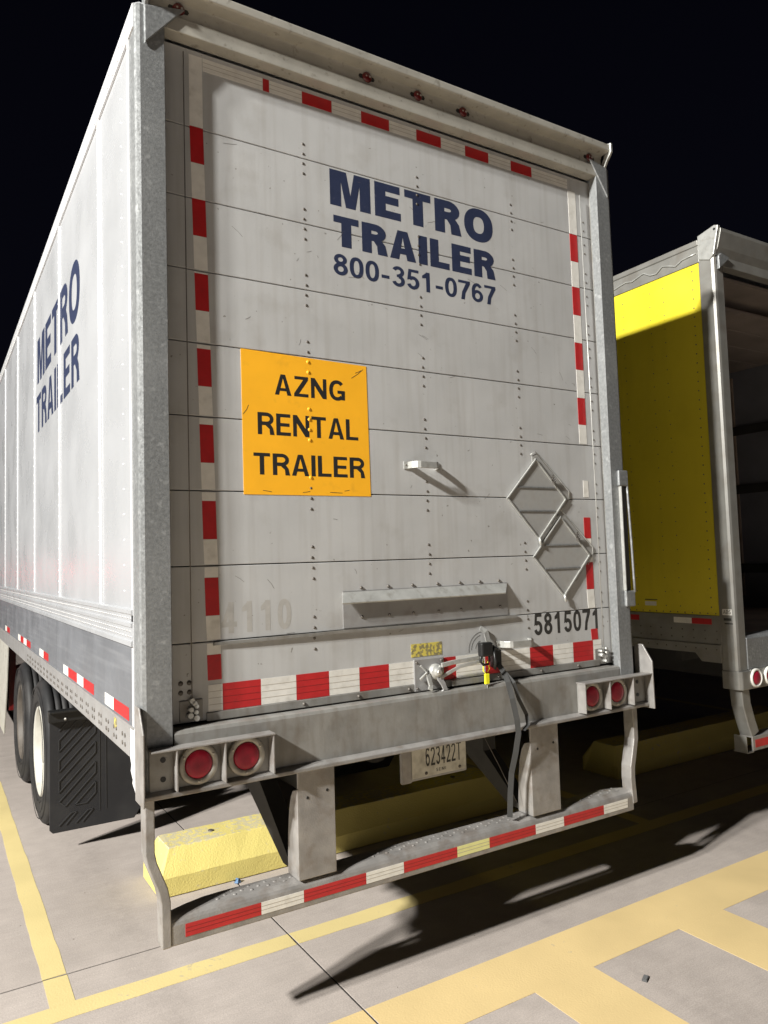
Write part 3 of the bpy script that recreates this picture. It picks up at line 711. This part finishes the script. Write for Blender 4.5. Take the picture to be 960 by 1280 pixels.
for _ in range(46):
    x, z, a_, l_ = random.uniform(-.95, 1.0), random.uniform(1.36, 3.7), random.uniform(-1.3, 1.3), random.uniform(.01, .06)
    if -.88 < x < -.22 and 2.0 < z < 2.7: continue
    for q in stroke([(x, z), (x+l_*.5*math.cos(a_)+.003, z+l_*.5*math.sin(a_)), (x+l_*math.cos(a_), z+l_*math.sin(a_))], .0013): sm_.add([(u_, D-.0004, v_) for u_, v_ in q], [(0, 1, 2, 3)])
sm_.build("door_scratch", "rivet_metal", T1, kind="stuff")
# lift cables at both edges
MB().tube([(-1.091, D-.02, 3.85), (-1.091, D-.02, 1.275)], .0022, 6).build("lift_cable", "rivet_metal", T1)
MB().tube([(1.125, D-.02, 3.78), (1.132, D-.022, 2.6), (1.140, D-.022, 1.26)], .0028, 6).build("lift_cable", "bright_alloy", T1)
for s_, x in ((-1, -1.09), (1, 1.135)):
    m = MB().box(x-.045, x+.045, D-.006, D-.0005, 1.20, 1.28)
    m.build("cable_bracket", "sill_steel", T1, bevel=.002)
    m = MB()
    for k in range(7): m.cyl((x+random.uniform(-.02, .018), D-.035, 1.215+.011*k), 1, random.uniform(.007, .012), .028, 8)
    m.build("cable_anchor", "bright_alloy", T1)
# placard holders
def placard(cx, cz):
    e = MB()
    hx, hz = .200, .208
    pts = [(cx, cz+hz*.98), (cx-hx, cz), (cx, cz-hz), (cx+hx, cz)]
    e.prism(pts, 1, D-.006, D-.0008)
    o = e.build("placard_holder", "placard_grey", T1)
    bk = MB().prism([(cx-.02, cz+hz+.012), (cx+.018, cz+hz+.022), (cx+hx+.030, cz+.040), (cx+hx+.036, cz+.022), (cx+hx+.030, cz+.004), (cx+.10, cz-hz+.07), (cx-.02, cz)], 1, D-.0035, D-.0006)
    bk.build("backing_plate", "placard_grey", o, bevel=.001)
    fr = MB()
    y = D-.009
    c = [Vector((p[0], y, p[1])) for p in pts]
    for i in range(4):
        a, b = c[i], c[(i+1) % 4]; d = (b-a).normalized()
        fr.tube([a-d*.004, b+d*.004], 0, flat=(.009, .006, (0, 1, 0)))
    fr.build("frame", "bright_alloy", o)
    pn = MB()   # outer wire loop sitting up and to the right
    k = .030
    w_ = [(cx-.03, y+.004, cz+hz+.02), (cx+.004, y+.004, cz+hz+.038), (cx+hx+.03, y+.004, cz+.045), (cx+hx+.032, y+.004, cz+.01), (cx+hx-.01, y+.004, cz-.05)]
    pn.tube(w_, .0022, 6); pn.build("wire_loop", "bright_alloy", o)
    for zq in (.055, -.066): MB().box(cx-hx*.62, cx+hx*.62, y-.002, y+.001, cz+zq, cz+zq+.006).build("slat", "galvanised", o)
    hk = MB().tube([(cx, y-.004, cz-hz+.01), (cx+.001, y-.008, cz-hz-.03)], .007, 8); hk.build("hook", "bright_alloy", o)
    w2_ = MB()
    for k2 in range(4):
        w2_.tube([(cx+.085+.008*k2, y-.010, cz+.11-.012*k2), (cx+.105+.006*k2, y-.016, cz+.125-.010*k2), (cx+.10, y-.008, cz+.095-.006*k2)], .0022, 5)
    w2_.build("wire_clip", "rivet_metal", o)
placard(.722, 2.080); placard(.880, 1.782)
# long pull ledge
led = MB().box(-.423, .500, D-.003, D-.0005, 1.502, 1.660).build("pull_ledge", "rail_metal", T1)
MB().hexa([(-.445, .030, 1.606), (.462, .030, 1.606), (.500, D-.004, 1.648), (-.423, D-.004, 1.648), (-.445, .028, 1.612), (.462, .028, 1.612), (.500, D-.004, 1.657), (-.423, D-.004, 1.657)]).build("lip", "bright_alloy", led, bevel=.0015)
rv = MB()
for x in (-.33, -.19, -.06, .08, .21, .33, .45):
    rv.dome((x, D-.001, 1.672), 1, .0075, .006, -1, 8); rv.dome((x, D-.003, 1.545), 1, .0075, .006, -1, 8)
rv.build("ledge_rivet", "rivet_metal", led, kind="stuff")
MB().tube([(-1.0, D-.004, 1.484), (-.42, D-.008, 1.489), (.1, D-.009, 1.487), (.55, D-.006, 1.491)], 0, flat=(.012, .01, (0, 0, 1))).build("weather_strip", "sill_steel", T1)
# grab handles
def handle(x0, x1, z, mat="bright_alloy"):
    o = MB()
    w_ = x1-x0
    o.tube([(x0, D-.002, z), (x0+.028, D-.004, z)], 0, flat=(.036, .004, (0, 0, 1)))
    o.tube([(x0+.024, D-.004, z), (x0+.030, D-.030, z), (x0+.046, D-.050, z), (x0+.058, D-.056, z), (x1-.058, D-.056, z-.002), (x1-.046, D-.050, z), (x1-.030, D-.03, z), (x1-.024, D-.004, z)], 0, flat=(.032, .007, (0, 0, 1)))
    o.tube([(x1-.028, D-.004, z), (x1, D-.002, z)], 0, flat=(.036, .004, (0, 0, 1)))
    h_ = o.build("grab_handle", mat, T1, bevel=.002)
    MB().dome((x0+.012, D-.004, z), 1, .006, .004, -1, 8).dome((x1-.012, D-.004, z), 1, .006, .004, -1, 8).build("bolt", "rivet_metal", h_)
handle(-.088, .115, 2.222); handle(.418, .648, 1.361)
# lock
lk = bx("lock_plate", "rail_metal", T1, -.072, .094, D-.010, D-.0015, 1.190, 1.335, bevel=.004)
rv = MB()
for x, z in ((-.058, 1.32), (.08, 1.32), (-.058, 1.205), (.08, 1.205)): rv.dome((x, D-.010, z), 1, .006, .005, -1, 8)
rv.build("bolt", "rivet_metal", lk)
MB().lathe((.042, D-.010, 1.272), 1, [(0, .036), (-.016, .036), (-.024, .031), (-.024, .022), (-.034, .021), (-.034, .001)], 28).build("pivot_hub", "bright_alloy", lk)
MB().cyl((.042, D-.052, 1.272), 1, .013, .013, 6).build("pivot_nut", "screw_steel", lk, bevel=.002)
MB().tube([(.060, D-.038, 1.300), (.12, D-.040, 1.308), (.20, D-.042, 1.312), (.30, D-.040, 1.318)], 0, flat=(.020, .010, (0, 0, 1))).tube([(.050, D-.034, 1.244), (.10, D-.036, 1.262), (.16, D-.040, 1.285), (.22, D-.042, 1.292), (.305, D-.040, 1.300)], 0, flat=(.016, .010, (0, 0, 1))).build("lever", "bright_alloy", lk, bevel=.002)
MB().tube([(.045, D-.030, 1.25), (.065, D-.040, 1.215), (.072, D-.045, 1.19), (.060, D-.035, 1.178)], 0, flat=(.026, .008, (1, 0, 0))).build("catch", "rail_metal", lk, bevel=.002)
MB().tube([(-.045, D-.02, 1.308), (-.015, D-.028, 1.275), (-.050, D-.022, 1.245)], 0, flat=(.010, .010, (0, 1, 0))).tube([(-.01, D-.025, 1.270), (.0, D-.035, 1.215), (-.015, D-.05, 1.20)], 0, flat=(.022, .010, (1, 0, 0))).build("spring_arm", "bright_alloy", lk, bevel=.002)
bx("warning_label", "warn_label", T1, -.079, .091, D-.0012, D+.0005, 1.345, 1.404)
bx("keeper_bar", "sill_steel", T1, .13, .345, D-.026, D-.009, 1.196, 1.222, bevel=.002)
sc_ = MB()   # scuffed swing marks left by the lever
for rr, a0, a1 in ((.085, 95, 185), (.070, 100, 178), (.045, 110, 170)):
    for q in stroke(arc(.335, 1.345, rr, rr, a0, a1, 12), .0022): sc_.add([(x, D-.0007, z) for x, z in q], [(0, 1, 2, 3)])
sc_.build("scratch_mark", "black_print", T1)
MB().tube([(.318, D-.005, 1.45), (.345, D-.014, 1.43), (.357, D-.018, 1.38), (.347, D-.016, 1.34)], 0, flat=(.030, .004, (1, 0, 0))).build("bent_tab", "bright_alloy", T1, bevel=.001)
bx("strap_buckle", "black_plastic", T1, .372, .425, D-.030, D-.0015, 1.258, 1.340, bevel=.004)
# pull strap hanging over the sill
MB().tube([(.400, D-.028, 1.275), (.405, D-.06, 1.24), (.398, -.035, 1.195), (.405, -.052, 1.12), (.425, -.056, 1.02), (.436, -.050, .955), (.431, -.030, .86), (.426, .0, .76), (.422, .01, .66), (.418, .015, .552)], 0, flat=(.026, .003, (.8, -.6, 0))).build("pull_strap", "strap_web", T1)
MB().tube([(.408, D-.062, 1.24), (.425, -.045, 1.19), (.455, -.040, 1.11), (.505, -.034, 1.03), (.498, -.050, .985), (.462, -.058, .965)], 0, flat=(.018, .0025, (.8, -.5, .2))).build("strap_tail", "strap_web", T1)
MB().tube([(.30, .06, .965), (.40, .06, .79), (.50, .06, .60)], .0018, 5).build("wire", "rivet_metal", T1)
# padlock and yellow seal are hung on the lever
pl = thing("padlock", "black padlock hanging on the trailer's lock lever", "padlock", (.30, D-.05, 1.31))
MB().box(.262, .330, D-.085, D-.048, 1.322, 1.388).build("body", "black_plastic", pl, bevel=.008)
MB().tube([(.272, D-.062, 1.335), (.268, D-.062, 1.298), (.285, D-.062, 1.282), (.312, D-.062, 1.284), (.322, D-.062, 1.300), (.320, D-.062, 1.34)], .006, 8).build("shackle", "black_plastic", pl)
MB().tube([(.335, D-.07, 1.365), (.36, D-.075, 1.352), (.372, D-.07, 1.350)], .007, 8).tube([(.34, D-.07, 1.37), (.335, D-.09, 1.30), (.338, D-.08, 1.26)], .006, 8).build("key_cover", "black_plastic", pl)
sl_ = thing("security_seal", "yellow plastic loop seal hanging under the padlock", "seal", (.30, D-.05, 1.26))
MB().tube([(.292, D-.055, 1.302), (.284, D-.06, 1.255), (.300, D-.062, 1.238), (.322, D-.06, 1.262), (.312, D-.055, 1.302)], .0028, 6).build("loop", "seal_plastic", sl_)
MB().box(.290, .314, D-.068, D-.056, 1.192, 1.240).build("tab", "seal_plastic", sl_, bevel=.002)
MB().tube([(.302, D-.062, 1.195), (.304, D-.064, 1.165)], .0016, 5).build("tail", "bright_alloy", sl_)

SURVEY[0] = None
# ---------------- sill, light boxes
sl = MB().prism([(0, .990), (0, 1.176), (.006, 1.188), (.014, 1.191), (.088, 1.191), (.088, 1.18), (.012, 1.17), (.012, .99)], 0, -1.178, 1.178)
sl.build("sill", "sill_steel", T1)
MB().prism([(-.034, .966), (-.034, .982), (-.006, .9905), (.03, .9905), (.03, .966)], 0, -1.305, 1.36).build("sill_flange", "guard_steel", T1, bevel=.003)
def light_box(x0, x1, divs, lens, side):
    b = bx("light_box", "sill_steel", T1, x0, x1, -.010, -.001, .991, 1.135, bevel=.001)
    m = MB().box(x0-.004, x1+.004, -.062, -.0005, 1.136, 1.142)
    m.build("shelf", "guard_steel", b, bevel=.001)
    for d in divs: bx("divider", "guard_steel", b, d-.003, d+.003, -.060, -.0105, .9915, 1.1355, bevel=.001)
    for x in lens:
        t = MB().lathe((x, -.0105, 1.065), 1, [(0, .074), (-.012, .074), (-.015, .071), (-.015, .055), (-.010, .0515), (-.004, .0515)], 36).build("tail_light", "lamp_ring", T1)
        MB().lathe((x, -.018, 1.065), 1, [(.006, .051), (-.004, .0505), (-.008, .046), (-.010, .030), (-.010, .0005)], 32).build("lens", "red_lens", t)
        s2 = MB()
        for a in (-90, 30, 150): s2.dome((x+.063*math.cos(R(a)), -.0255, 1.065+.061*math.sin(R(a))), 1, .0055, .004, -1, 8)
        s2.build("screw", "screw_steel", t, kind="stuff")
    hx = (x0+.048) if side < 0 else (x1-.058)
    h_ = MB()
    for z in (1.098, 1.030): h_.cyl((hx, -.0125, z), 1, .010, .004, 12)
    h_.build("bolt_hole", "black_plastic", b, kind="stuff")
light_box(-1.272, -.813, (-1.186, -1.007, -.816), (-1.097, -.913), -1)
light_box(.856, 1.352, (.858, 1.036, 1.212), (.940, 1.124), 1)
for s_ in (-1, 1):
    xs = sorted((s_*(1.300 if s_ < 0 else 1.356), s_*(1.308 if s_ < 0 else 1.366)))
    MB().prism([(0.05, 1.292), (-.006, 1.292), (-.064, 1.205), (-.066, .955), (.05, .955)], 0, *xs).build("side_plate", "guard_steel", T1, bevel=.003)
# torn lower corner plate under the left post
MB().prism([(.0, 1.20), (.168, 1.20), (.168, 1.082), (.150, 1.060), (.160, 1.035), (.128, 1.010), (.135, .995), (.09, .972), (.0, .958)], 0, -1.2985, -1.289).build("corner_plate", "seam_metal", T1)
bx("corner_filler", "galvanised", T1, 1.296, 1.355, .0, .04, .9915, 1.13, label=None)

# ---------------- underride guard
GB = thing_guard = None
m = MB()
n = 34; rows = []
prof = lambda tpr: [(.004, .436), (.0, .441), (.0, .506), (.003, .517), (.009, .527), (.018, .534), (.030, .538), (.042+.06*tpr, .541), (.042+.06*tpr, .533), (.026, .530), (.014, .512), (.012, .441)]
xs = [-1.196+2.428*k/n for k in range(n+1)]
vs = []
for x in xs:
    e = min(1, max(0, (x+1.196)/.20), 1); e = min(e, max(0, (1.232-x)/.16)); e = .15+.85*math.sin(e*math.pi/2)
    vs += [(x, y, z) for y, z in prof(e)]
k = len(prof(1))
m.add(vs, [(a*k+b, a*k+(b+1) % k, (a+1)*k+(b+1) % k, (a+1)*k+b) for a in range(n) for b in range(k)]+[tuple(range(k)), tuple(range(n*k, (n+1)*k))[::-1]])
bar = m.build("guard_bar", "guard_steel", T1)
MB().prism([(.012, .434), (.012, .442), (.075, .442), (.075, .434)], 0, -1.19, 1.226).build("bar_flange", "guard_steel", bar)
# tread cleats
tr = MB()
x = -1.08
i = 0
while x < 1.18:
    for y in ((.048, .084) if i % 2 == 0 else (.066,)):
        tr.dome((x, y, .5395), 2, .008, .0030, 1, 6)
    x += .034; i += 1
tr.build("tread_cleat", "guard_steel", bar, kind="stuff")
gbx = [-1.148, -.857, -.679, -.396, -.211, .073, .257, .541, .727, 1.008, 1.188]
for k in range(10):
    c = 'r' if k % 2 == 0 else ('i' if k == 5 else 'w')
    tp(gbx[k]+.0005, gbx[k+1]-.0005, .4585, .5035, c, 0, 0.0, lines=(.475, .489))
for s_ in (-1, 1):
    a = s_
    def P(x): return a*x
    # bent flat bar from the sill to the end of the guard
    prof_c = [(1.270, .965), (1.270, .775), (1.262, .735), (1.225, .640), (1.216, .595), (1.214, .436)]
    if a > 0: prof_c = [(1.275, .965), (1.275, .80), (1.262, .745), (1.240, .660), (1.236, .600), (1.245, .470)]
    m = MB().tube([(P(x), .030, z) for x, z in prof_c], 0, flat=(.066, .034, (0, 1, 0)))
    m.build("guard_arm", "guard_steel", T1, bevel=.004)
    x0, x1 = (-.698, -.530) if a < 0 else (.530, .714)
    # upright: folded channel with a sloping, rounded side flange
    up_ = bx("upright", "guard_steel", T1, x0+.004, x1, .000, .012, .541, .965, bevel=.003)
    MB().prism([(.0, .542), (.105, .542), (.105, .60), (.098, .70), (.085, .79), (.066, .85), (.045, .88), (.0, .895)], 0, x0, x0+.008).build("flange", "guard_steel", up_, bevel=.003)
    MB().prism([(.013, .542), (.105, .542), (.105, .60), (.098, .70), (.085, .79), (.066, .85), (.045, .88), (.013, .895)], 0, x1-.008, x1).build("flange", "guard_steel", up_, bevel=.003)
    h_ = MB().cyl((x0+.045, -.0015, .855), 1, .006, .003, 10).cyl((x1-.035, -.0015, .870), 1, .006, .003, 10); h_.build("slot", "black_plastic", up_)
    # sloping brace plate behind it
    MB().hexa([(x0+.02, .10, .545), (x0+.10, .10, .545), (x0+.10, .20, .545), (x0+.02, .20, .545), (x0+.02, .62, .96), (x0+.10, .62, .96), (x0+.10, .95, .96), (x0+.02, .95, .96)]).build("brace", "undercarriage", T1)
# registration plate on its holder below the sill
ph = bx("plate_holder", "rail_metal", T1, -.135, .235, .122, .130, .785, .955, bevel=.004)
MB().box(-.135, -.085, .110, .121, .785, .95).build("holder_flap", "guard_steel", ph)
lp = bx("registration_plate", "plate_white", T1, -.078, .230, .116, .1205, .797, .950, bevel=.004)
text("plate_number", "623422T", lp, "black_print", (-.002, .116, .842), U_, N_, .204, .086, .15, .14)
text("plate_print", "SEMI", lp, "black_print", (.055, .116, .812), U_, N_, .055, .014, .16, .25)
b_ = MB()
for x in (.0, .19): b_.dome((x, .116, .812), 1, .008, .005, -1, 8)
b_.build("bolt", "rivet_metal", lp)
# underframe
m = MB()
for k in range(18): m.box(-1.2, 1.2, .35+.78*k, .40+.78*k, .985, 1.078)
m.build("cross_member", "undercarriage", T1)
MB().box(-.56, -.48, .3, 9.5, .80, .984).box(.48, .56, .3, 9.5, .80, .984).build("slider_rail", "undercarriage", T1)
MB().cyl((.2, .9, .76), 1, .10, .5, 16).build("air_tank", "undercarriage", T1)
wheels(T1, 0, (3.20, 4.44))
# mud flaps
def flap(xc, sgn):
    x0, x1 = xc-.285, xc+.285; y = 2.47
    f_ = MB().prism([(x0+.02, .128), (x1-.05, .128), (x1, .20), (x1, .86), (x0, .86), (x0, .15)], 1, y, y+.010).build("mud_flap", "flap_rubber", T1, bevel=.003)
    rd = MB()
    # slanting hollow bars cast into the rubber, cut off by the flap's square field
    xa, xb, za, zb_ = x0+.055, x0+.275, .285, .815
    def seg(p, q): rd.tube([(p[0], y-.003, p[1]), (q[0], y-.003, q[1])], 0, flat=(.0045, .006, (0, 1, 0)))
    for k in range(6):
        c0 = .12+.128*k; c1 = c0+.070      # bar between z = x + c0 and z = x + c1, measured from xa
        def clip(c):
            lo = max(0, za-c); hi = min(xb-xa, zb_-c)
            return ((xa+lo, c+lo), (xa+hi, c+hi)) if hi-lo > .03 else None
        l0, l1 = clip(c0), clip(c1)
        if l0: seg(*l0)
        if l1: seg(*l1)
        if l0 and l1: seg(l0[1], l1[1]); seg(l0[0], l1[0])
    for k in range(2):
        u0 = xa+.10*k
        seg((u0, .170), (u0+.075, .240)); seg((u0+.075, .240), (u0+.105, .240)); seg((u0+.105, .240), (u0+.040, .170))
    for x in (x0+.30, x0+.34): rd.box(x, x+.004, y-.003, y, .22, .80)
    rd.build("ridge", "flap_ridge", f_, kind="stuff")
    hb = MB().box(x0-.01, x1+.01, y-.045, y-.001, .825, .900).box(x0-.01, x1+.01, y-.075, y-.045, .885, .900).build("flap_hanger", "black_plastic", T1, bevel=.004)
    b2 = MB()
    for x in (x0+.09, x0+.30, x0+.48): b2.dome((x, y-.045, .842), 1, .010, .008, -1, 10)
    b2.build("bolt", "screw_steel", hb)
flap(-1.0, -1); flap(1.0, 1)
# white side fairing ahead of the wheels
MB().prism([(5.28, 1.083), (5.45, .62), (5.70, .17), (12.2, .17), (12.2, 1.083)], 0, XL, XL+.012).build("side_fairing", "rim_white", T1, bevel=.002)
MB().box(-1.262, -1.20, 5.55, 5.60, .42, 1.07).build("red_panel", "red_cover", T1, bevel=.003, label="red painted bracket behind the fairing's rear edge")  # stands in for an unidentified red shape between fairing and tyre
# bolted grab bar on the right post
gb_o = MB().box(1.250, 1.290, -.006, -.001, 1.585, 2.150).build("grab_bar", "undercarriage", T1)  # near-black strip: shade of the channel's recess put into its colour
bx("bracket", "galvanised", gb_o, 1.226, 1.298, -.020, -.001, 2.150, 2.235, bevel=.006); bx("bracket", "galvanised", gb_o, 1.236, 1.308, -.020, -.001, 1.50, 1.585, bevel=.006)
MB().tube([(1.292, -.012, 2.16), (1.293, -.014, 2.10), (1.299, -.018, 1.85), (1.304, -.018, 1.65), (1.304, -.020, 1.575)], .0065, 8).build("rod", "galvanised", gb_o)
MB().box(1.238, 1.243, -.020, -.001, 1.586, 2.149).build("edge", "bright_alloy", gb_o)

# ================================================================== TRAILER TWO (yellow)
T2 = thing("semi_trailer", "yellow sided box trailer standing open and empty at the right", "trailer", (3.895, 3.8, 0))
A, B, Y0 = 2.60, 5.19, .26
bx("roof", "seam_metal", T2, A+.03, B-.03, Y0+.04, 14.6, 3.925, 3.945)
bx("side_wall", "yellow_body", T2, B-.012, B, Y0+.12, 14.6, 1.1, 3.93)
for k in range(12):
    a = Y0+.12+1.22*k-(0 if k == 0 else .60); b = Y0+.12+1.22*(k+1)-.60
    bx("side_panel", "yellow_body", T2, A+.004+.0004*(k % 2), A+.012, a, b, 1.345, 3.785)
MB().prism([(A-.004, 3.785), (A-.004, 3.90), (A-.012, 3.905), (A-.012, 3.940), (A+.02, 3.952), (A+.05, 3.952), (A+.05, 3.90), (A+.012, 3.785)], 1, Y0+.11, 14.6).build("top_rail", "grey_post", T2, bevel=.002)
m = MB()
for k in range(20):   # crooked wire taped along the top rail
    pass
pts = [(A-.008, Y0+.13+.055*k, 3.842+.014*math.sin(k*1.7)+random.uniform(-.012, .012)) for k in range(24)]
m.tube(pts, .006, 5).build("rail_wire", "bright_alloy", T2)
bx("bottom_rail", "grey_post", T2, A-.004, A+.012, Y0+.11, 14.6, 1.12, 1.343, bevel=.002)
bx("rail_flange", "grey_post", T2, A-.016, A-.004, Y0+.11, 14.6, 1.085, 1.150, bevel=.002)
MB().prism([(Y0+.11, 1.03), (.52, 1.03), (.57, 1.086), (Y0+.11, 1.086)], 0, A-.014, A+.004).build("rail_bracket", "grey_post", T2, bevel=.002)
rv = MB()
side_pieces(rv, A+.004, [.435], [1.40+.065*k for k in range(37)], .0055, .004, -1)
side_pieces(rv, A+.004, [.68, .80], [1.40+.10*k for k in range(24)], .0045, .003, -1)
side_pieces(rv, A+.004, [1.05+.3*k for k in range(8)], [1.40+.10*k for k in range(24)], .0045, .003, -1)
side_pieces(rv, A-.004, [.40+.06*k for k in range(24)], [1.358], .005, .004, -1)
side_pieces(rv, A-.004, [.40+.09*k for k in range(16)], [1.185, 1.24], .006, .004, -1)
side_pieces(rv, A-.016, [.40+.08*k for k in range(16)], [1.118], .006, .004, -1)
rv.build("rivet", "rivet_metal", T2, kind="stuff")
for y0, y1, c in ((.434, .589, 'r'), (.589, .736, 'w'), (1.04, 1.25, 'r'), (1.25, 1.42, 'w'), (1.9, 2.1, 'r')):
    bx("reflective_tape", "red_tape" if c == 'r' else "white_tape", T2, A-.0055, A-.0038, y0, y1, 1.283, 1.322)
bx("data_plate", "white_tape", T2, A+.0028, A+.0042, .885, .985, 1.395, 1.425)
bx("data_plate", "black_print", T2, A+.0028, A+.0042, .875, .985, 1.436, 1.442)
# posts
for s_ in (-1, 1):
    xo = A if s_ < 0 else B; d = 1 if s_ < 0 else -1
    pr = [(xo, Y0+.115), (xo, Y0+.022), (xo+d*.008, Y0+.006), (xo+d*.024, Y0), (xo+d*.095, Y0), (xo+d*.098, Y0+.06), (xo+d*.085, Y0+.06), (xo+d*.082, Y0+.012), (xo+d*.026, Y0+.012), (xo+d*.012, Y0+.115)]
    MB().prism(pr, 2, .985, 3.86).build("corner_post", "grey_post", T2)
    # protective bumper corner
    a, b = sorted((xo-d*.006, xo+d*.11))
    MB().prism([(a, Y0+.12), (a, Y0+.0), (a+.02 if d > 0 else a, Y0-.018), (b, Y0-.018), (b, Y0+.12)] if d > 0 else [(a, Y0+.12), (a, Y0-.018), (b-.02, Y0-.018), (b, Y0), (b, Y0+.12)], 2, .862, .984).build("bumper_corner", "grey_post", T2, bevel=.006)
    # cap over the post top
    a, b = sorted((xo-d*.008, xo+d*.02))
    MB().prism([(Y0+.11, 3.80), (Y0+.03, 3.77), (Y0-.006, 3.80), (Y0-.050, 3.985), (Y0-.02, 3.995), (Y0+.11, 3.965)], 0, a, b).build("corner_cap", "bright_alloy", T2, bevel=.003)
    MB().prism([(xo+d*.03, 3.70), (xo+d*.03, 3.79), (xo+d*.06, 3.815), (xo+d*.155, 3.795)], 1, Y0-.020, Y0-.001).build("gusset", "galvanised", T2, bevel=.003)
MB().cyl((A-.0098, Y0-.022, 3.967), 0, .009, .003, 10).build("cap_hole", "black_plastic", T2)
MB().prism([(Y0, 3.735), (Y0, 3.80), (Y0-.022, 3.85), (Y0-.05, 3.95), (Y0-.05, 3.972), (Y0-.03, 3.984), (Y0+.04, 3.975), (Y0+.06, 3.90), (Y0+.07, 3.735)], 0, A+.0205, B-.0205).build("header", "grey_post", T2, bevel=.003)
# ABS mark on the post
ab = bx("stencil_plate", "white_tape", T2, A-.0016, A+.0003, Y0+.022, Y0+.092, 1.352, 1.392)
text("lettering", "ABS", ab, "black_print", (A-.0016, Y0+.086, 1.360), (0, -1, 0), (-1, 0, 0), .056, .026, .16, .10)
MB().box(A-.0012, A+.0003, Y0+.03, Y0+.085, 1.315, 1.332).box(A-.0014, A+.0003, Y0+.02, Y0+.08, 1.292, 1.300).build("scuff_mark", "black_print", T2)
# interior: walls, liner ribs, ceiling film, floor, front wall
bx("liner", "interior_dark", T2, A+.040, A+.055, Y0+.12, 14.4, 1.2, 3.72)
rwall = bx("liner", "interior_dark", T2, B-.055, B-.040, Y0+.12, 14.4, 1.2, 3.72)
for k in range(12): bx("liner_rib", "interior_ply" if k % 2 else "undercarriage", T2, B-.075, B-.0555, Y0+.55+1.0*k, Y0+.95+1.0*k, 1.32, 3.55)
for z in (1.55, 2.35, 2.95): bx("logistic_track", "undercarriage", T2, B-.084, B-.0755, Y0+.4, 14.2, z, z+.09)
bx("ceiling", "interior_ceiling", T2, A+.055, B-.055, Y0+.10, 14.4, 3.70, 3.72)
m = MB()
for k in range(24): m.box(A+.06, B-.06, Y0+.45+.55*k, Y0+.49+.55*k, 3.672, 3.699)
m.build("roof_bow", "interior_ply", T2)
for pts in ([(2.75, .5, 3.66), (3.1, .9, 3.64), (3.5, 1.15, 3.655), (4.1, 1.2, 3.64), (5.0, 1.5, 3.66)], [(2.7, 1.05, 3.66), (3.3, 1.5, 3.64), (4.0, 2.3, 3.65), (5.0, 2.9, 3.66)]):
    MB().tube(pts, .008, 6).build("ceiling_cable", "black_plastic", T2)
bx("floor", "interior_ply", T2, A+.055, B-.055, Y0+.03, 14.4, 1.17, 1.20)
bx("front_wall", "interior_dark", T2, A+.0, B-.0, 14.4, 14.43, 1.1, 3.93)
for k in range(6): bx("raised_door_panel", "interior_ceiling", T2, A+.10, B-.10, Y0+.32+.30*k, Y0+.61+.30*k, 3.60, 3.625, bevel=.003)
for s_ in (0, 1): bx("door_track", "rail_metal", T2, (A+.056, B-.10)[s_], (A+.10, B-.056)[s_], Y0+.10, Y0+.13, 1.2, 3.6)
# sill, lamps
MB().prism([(Y0-.006, .99), (Y0-.006, 1.192), (Y0+.012, 1.212), (Y0+.12, 1.212), (Y0+.12, .99)], 0, A+.10, B-.10).build("sill", "galvanised", T2, bevel=.003)
bx("lamp_panel", "grey_post", T2, A+.1105, B-.1105, Y0-.014, Y0+.08, .862, .989, bevel=.004)
for x in (2.757, 2.913, 5.033, 4.877):
    t = MB().lathe((x, Y0-.0145, .932), 1, [(0, .062), (-.012, .062), (-.016, .056), (-.016, .050), (-.008, .047)], 32).build("tail_light", "white_tape", T2)
    MB().lathe((x, Y0-.018, .932), 1, [(0, .047), (-.008, .045), (-.012, .030), (-.013, .0005)], 28).build("lens", "red_lens", t)
# guard
gbar = MB().box(A+.11, B-.11, Y0+.0, Y0+.012, .455, .548).box(A+.11, B-.11, Y0+.013, Y0+.095, .540, .548).box(A+.04, A+.112, Y0-.004, Y0+.10, .449, .456).build("guard_bar", "guard_steel", T2, bevel=.002)
for k in range(12):
    x0 = A+.135+.195*k
    if x0+.19 < B-.12: bx("reflective_tape", "red_tape" if k % 2 == 0 else "white_tape", T2, x0, x0+.19, Y0-.0013, Y0+.0005, .475, .525)
for s_ in (0, 1):
    xo = (A, B)[s_]; d = (1, -1)[s_]
    MB().tube([(xo+d*.070, Y0+.05, .862), (xo+d*.080, Y0+.05, .76), (xo+d*.120, Y0+.05, .64), (xo+d*.155, Y0+.05, .555)], 0, flat=(.09, .085, (0, 1, 0))).build("guard_arm", "grey_post", T2, bevel=.006)
    a, b = sorted((xo+d*.040, xo+d*.046)); bx("end_plate", "grey_post", T2, a, b, Y0, Y0+.09, .4565, .56, bevel=.001)
    a, b = sorted((xo+d*.55, xo+d*.72)); bx("upright", "grey_post", T2, a, b, Y0+.01, Y0+.09, .5485, .861, bevel=.005)
wheels(T2, 3.895, (3.40, 4.64))
m = MB()
for k in range(18): m.box(A+.08, B-.08, .75+.78*k, .80+.78*k, 1.0, 1.168)
m.build("cross_member", "undercarriage", T2)
MB().box(3.33, 3.41, .8, 9.5, .80, 1.0).box(4.38, 4.46, .8, 9.5, .80, 1.0).build("slider_rail", "undercarriage", T2)
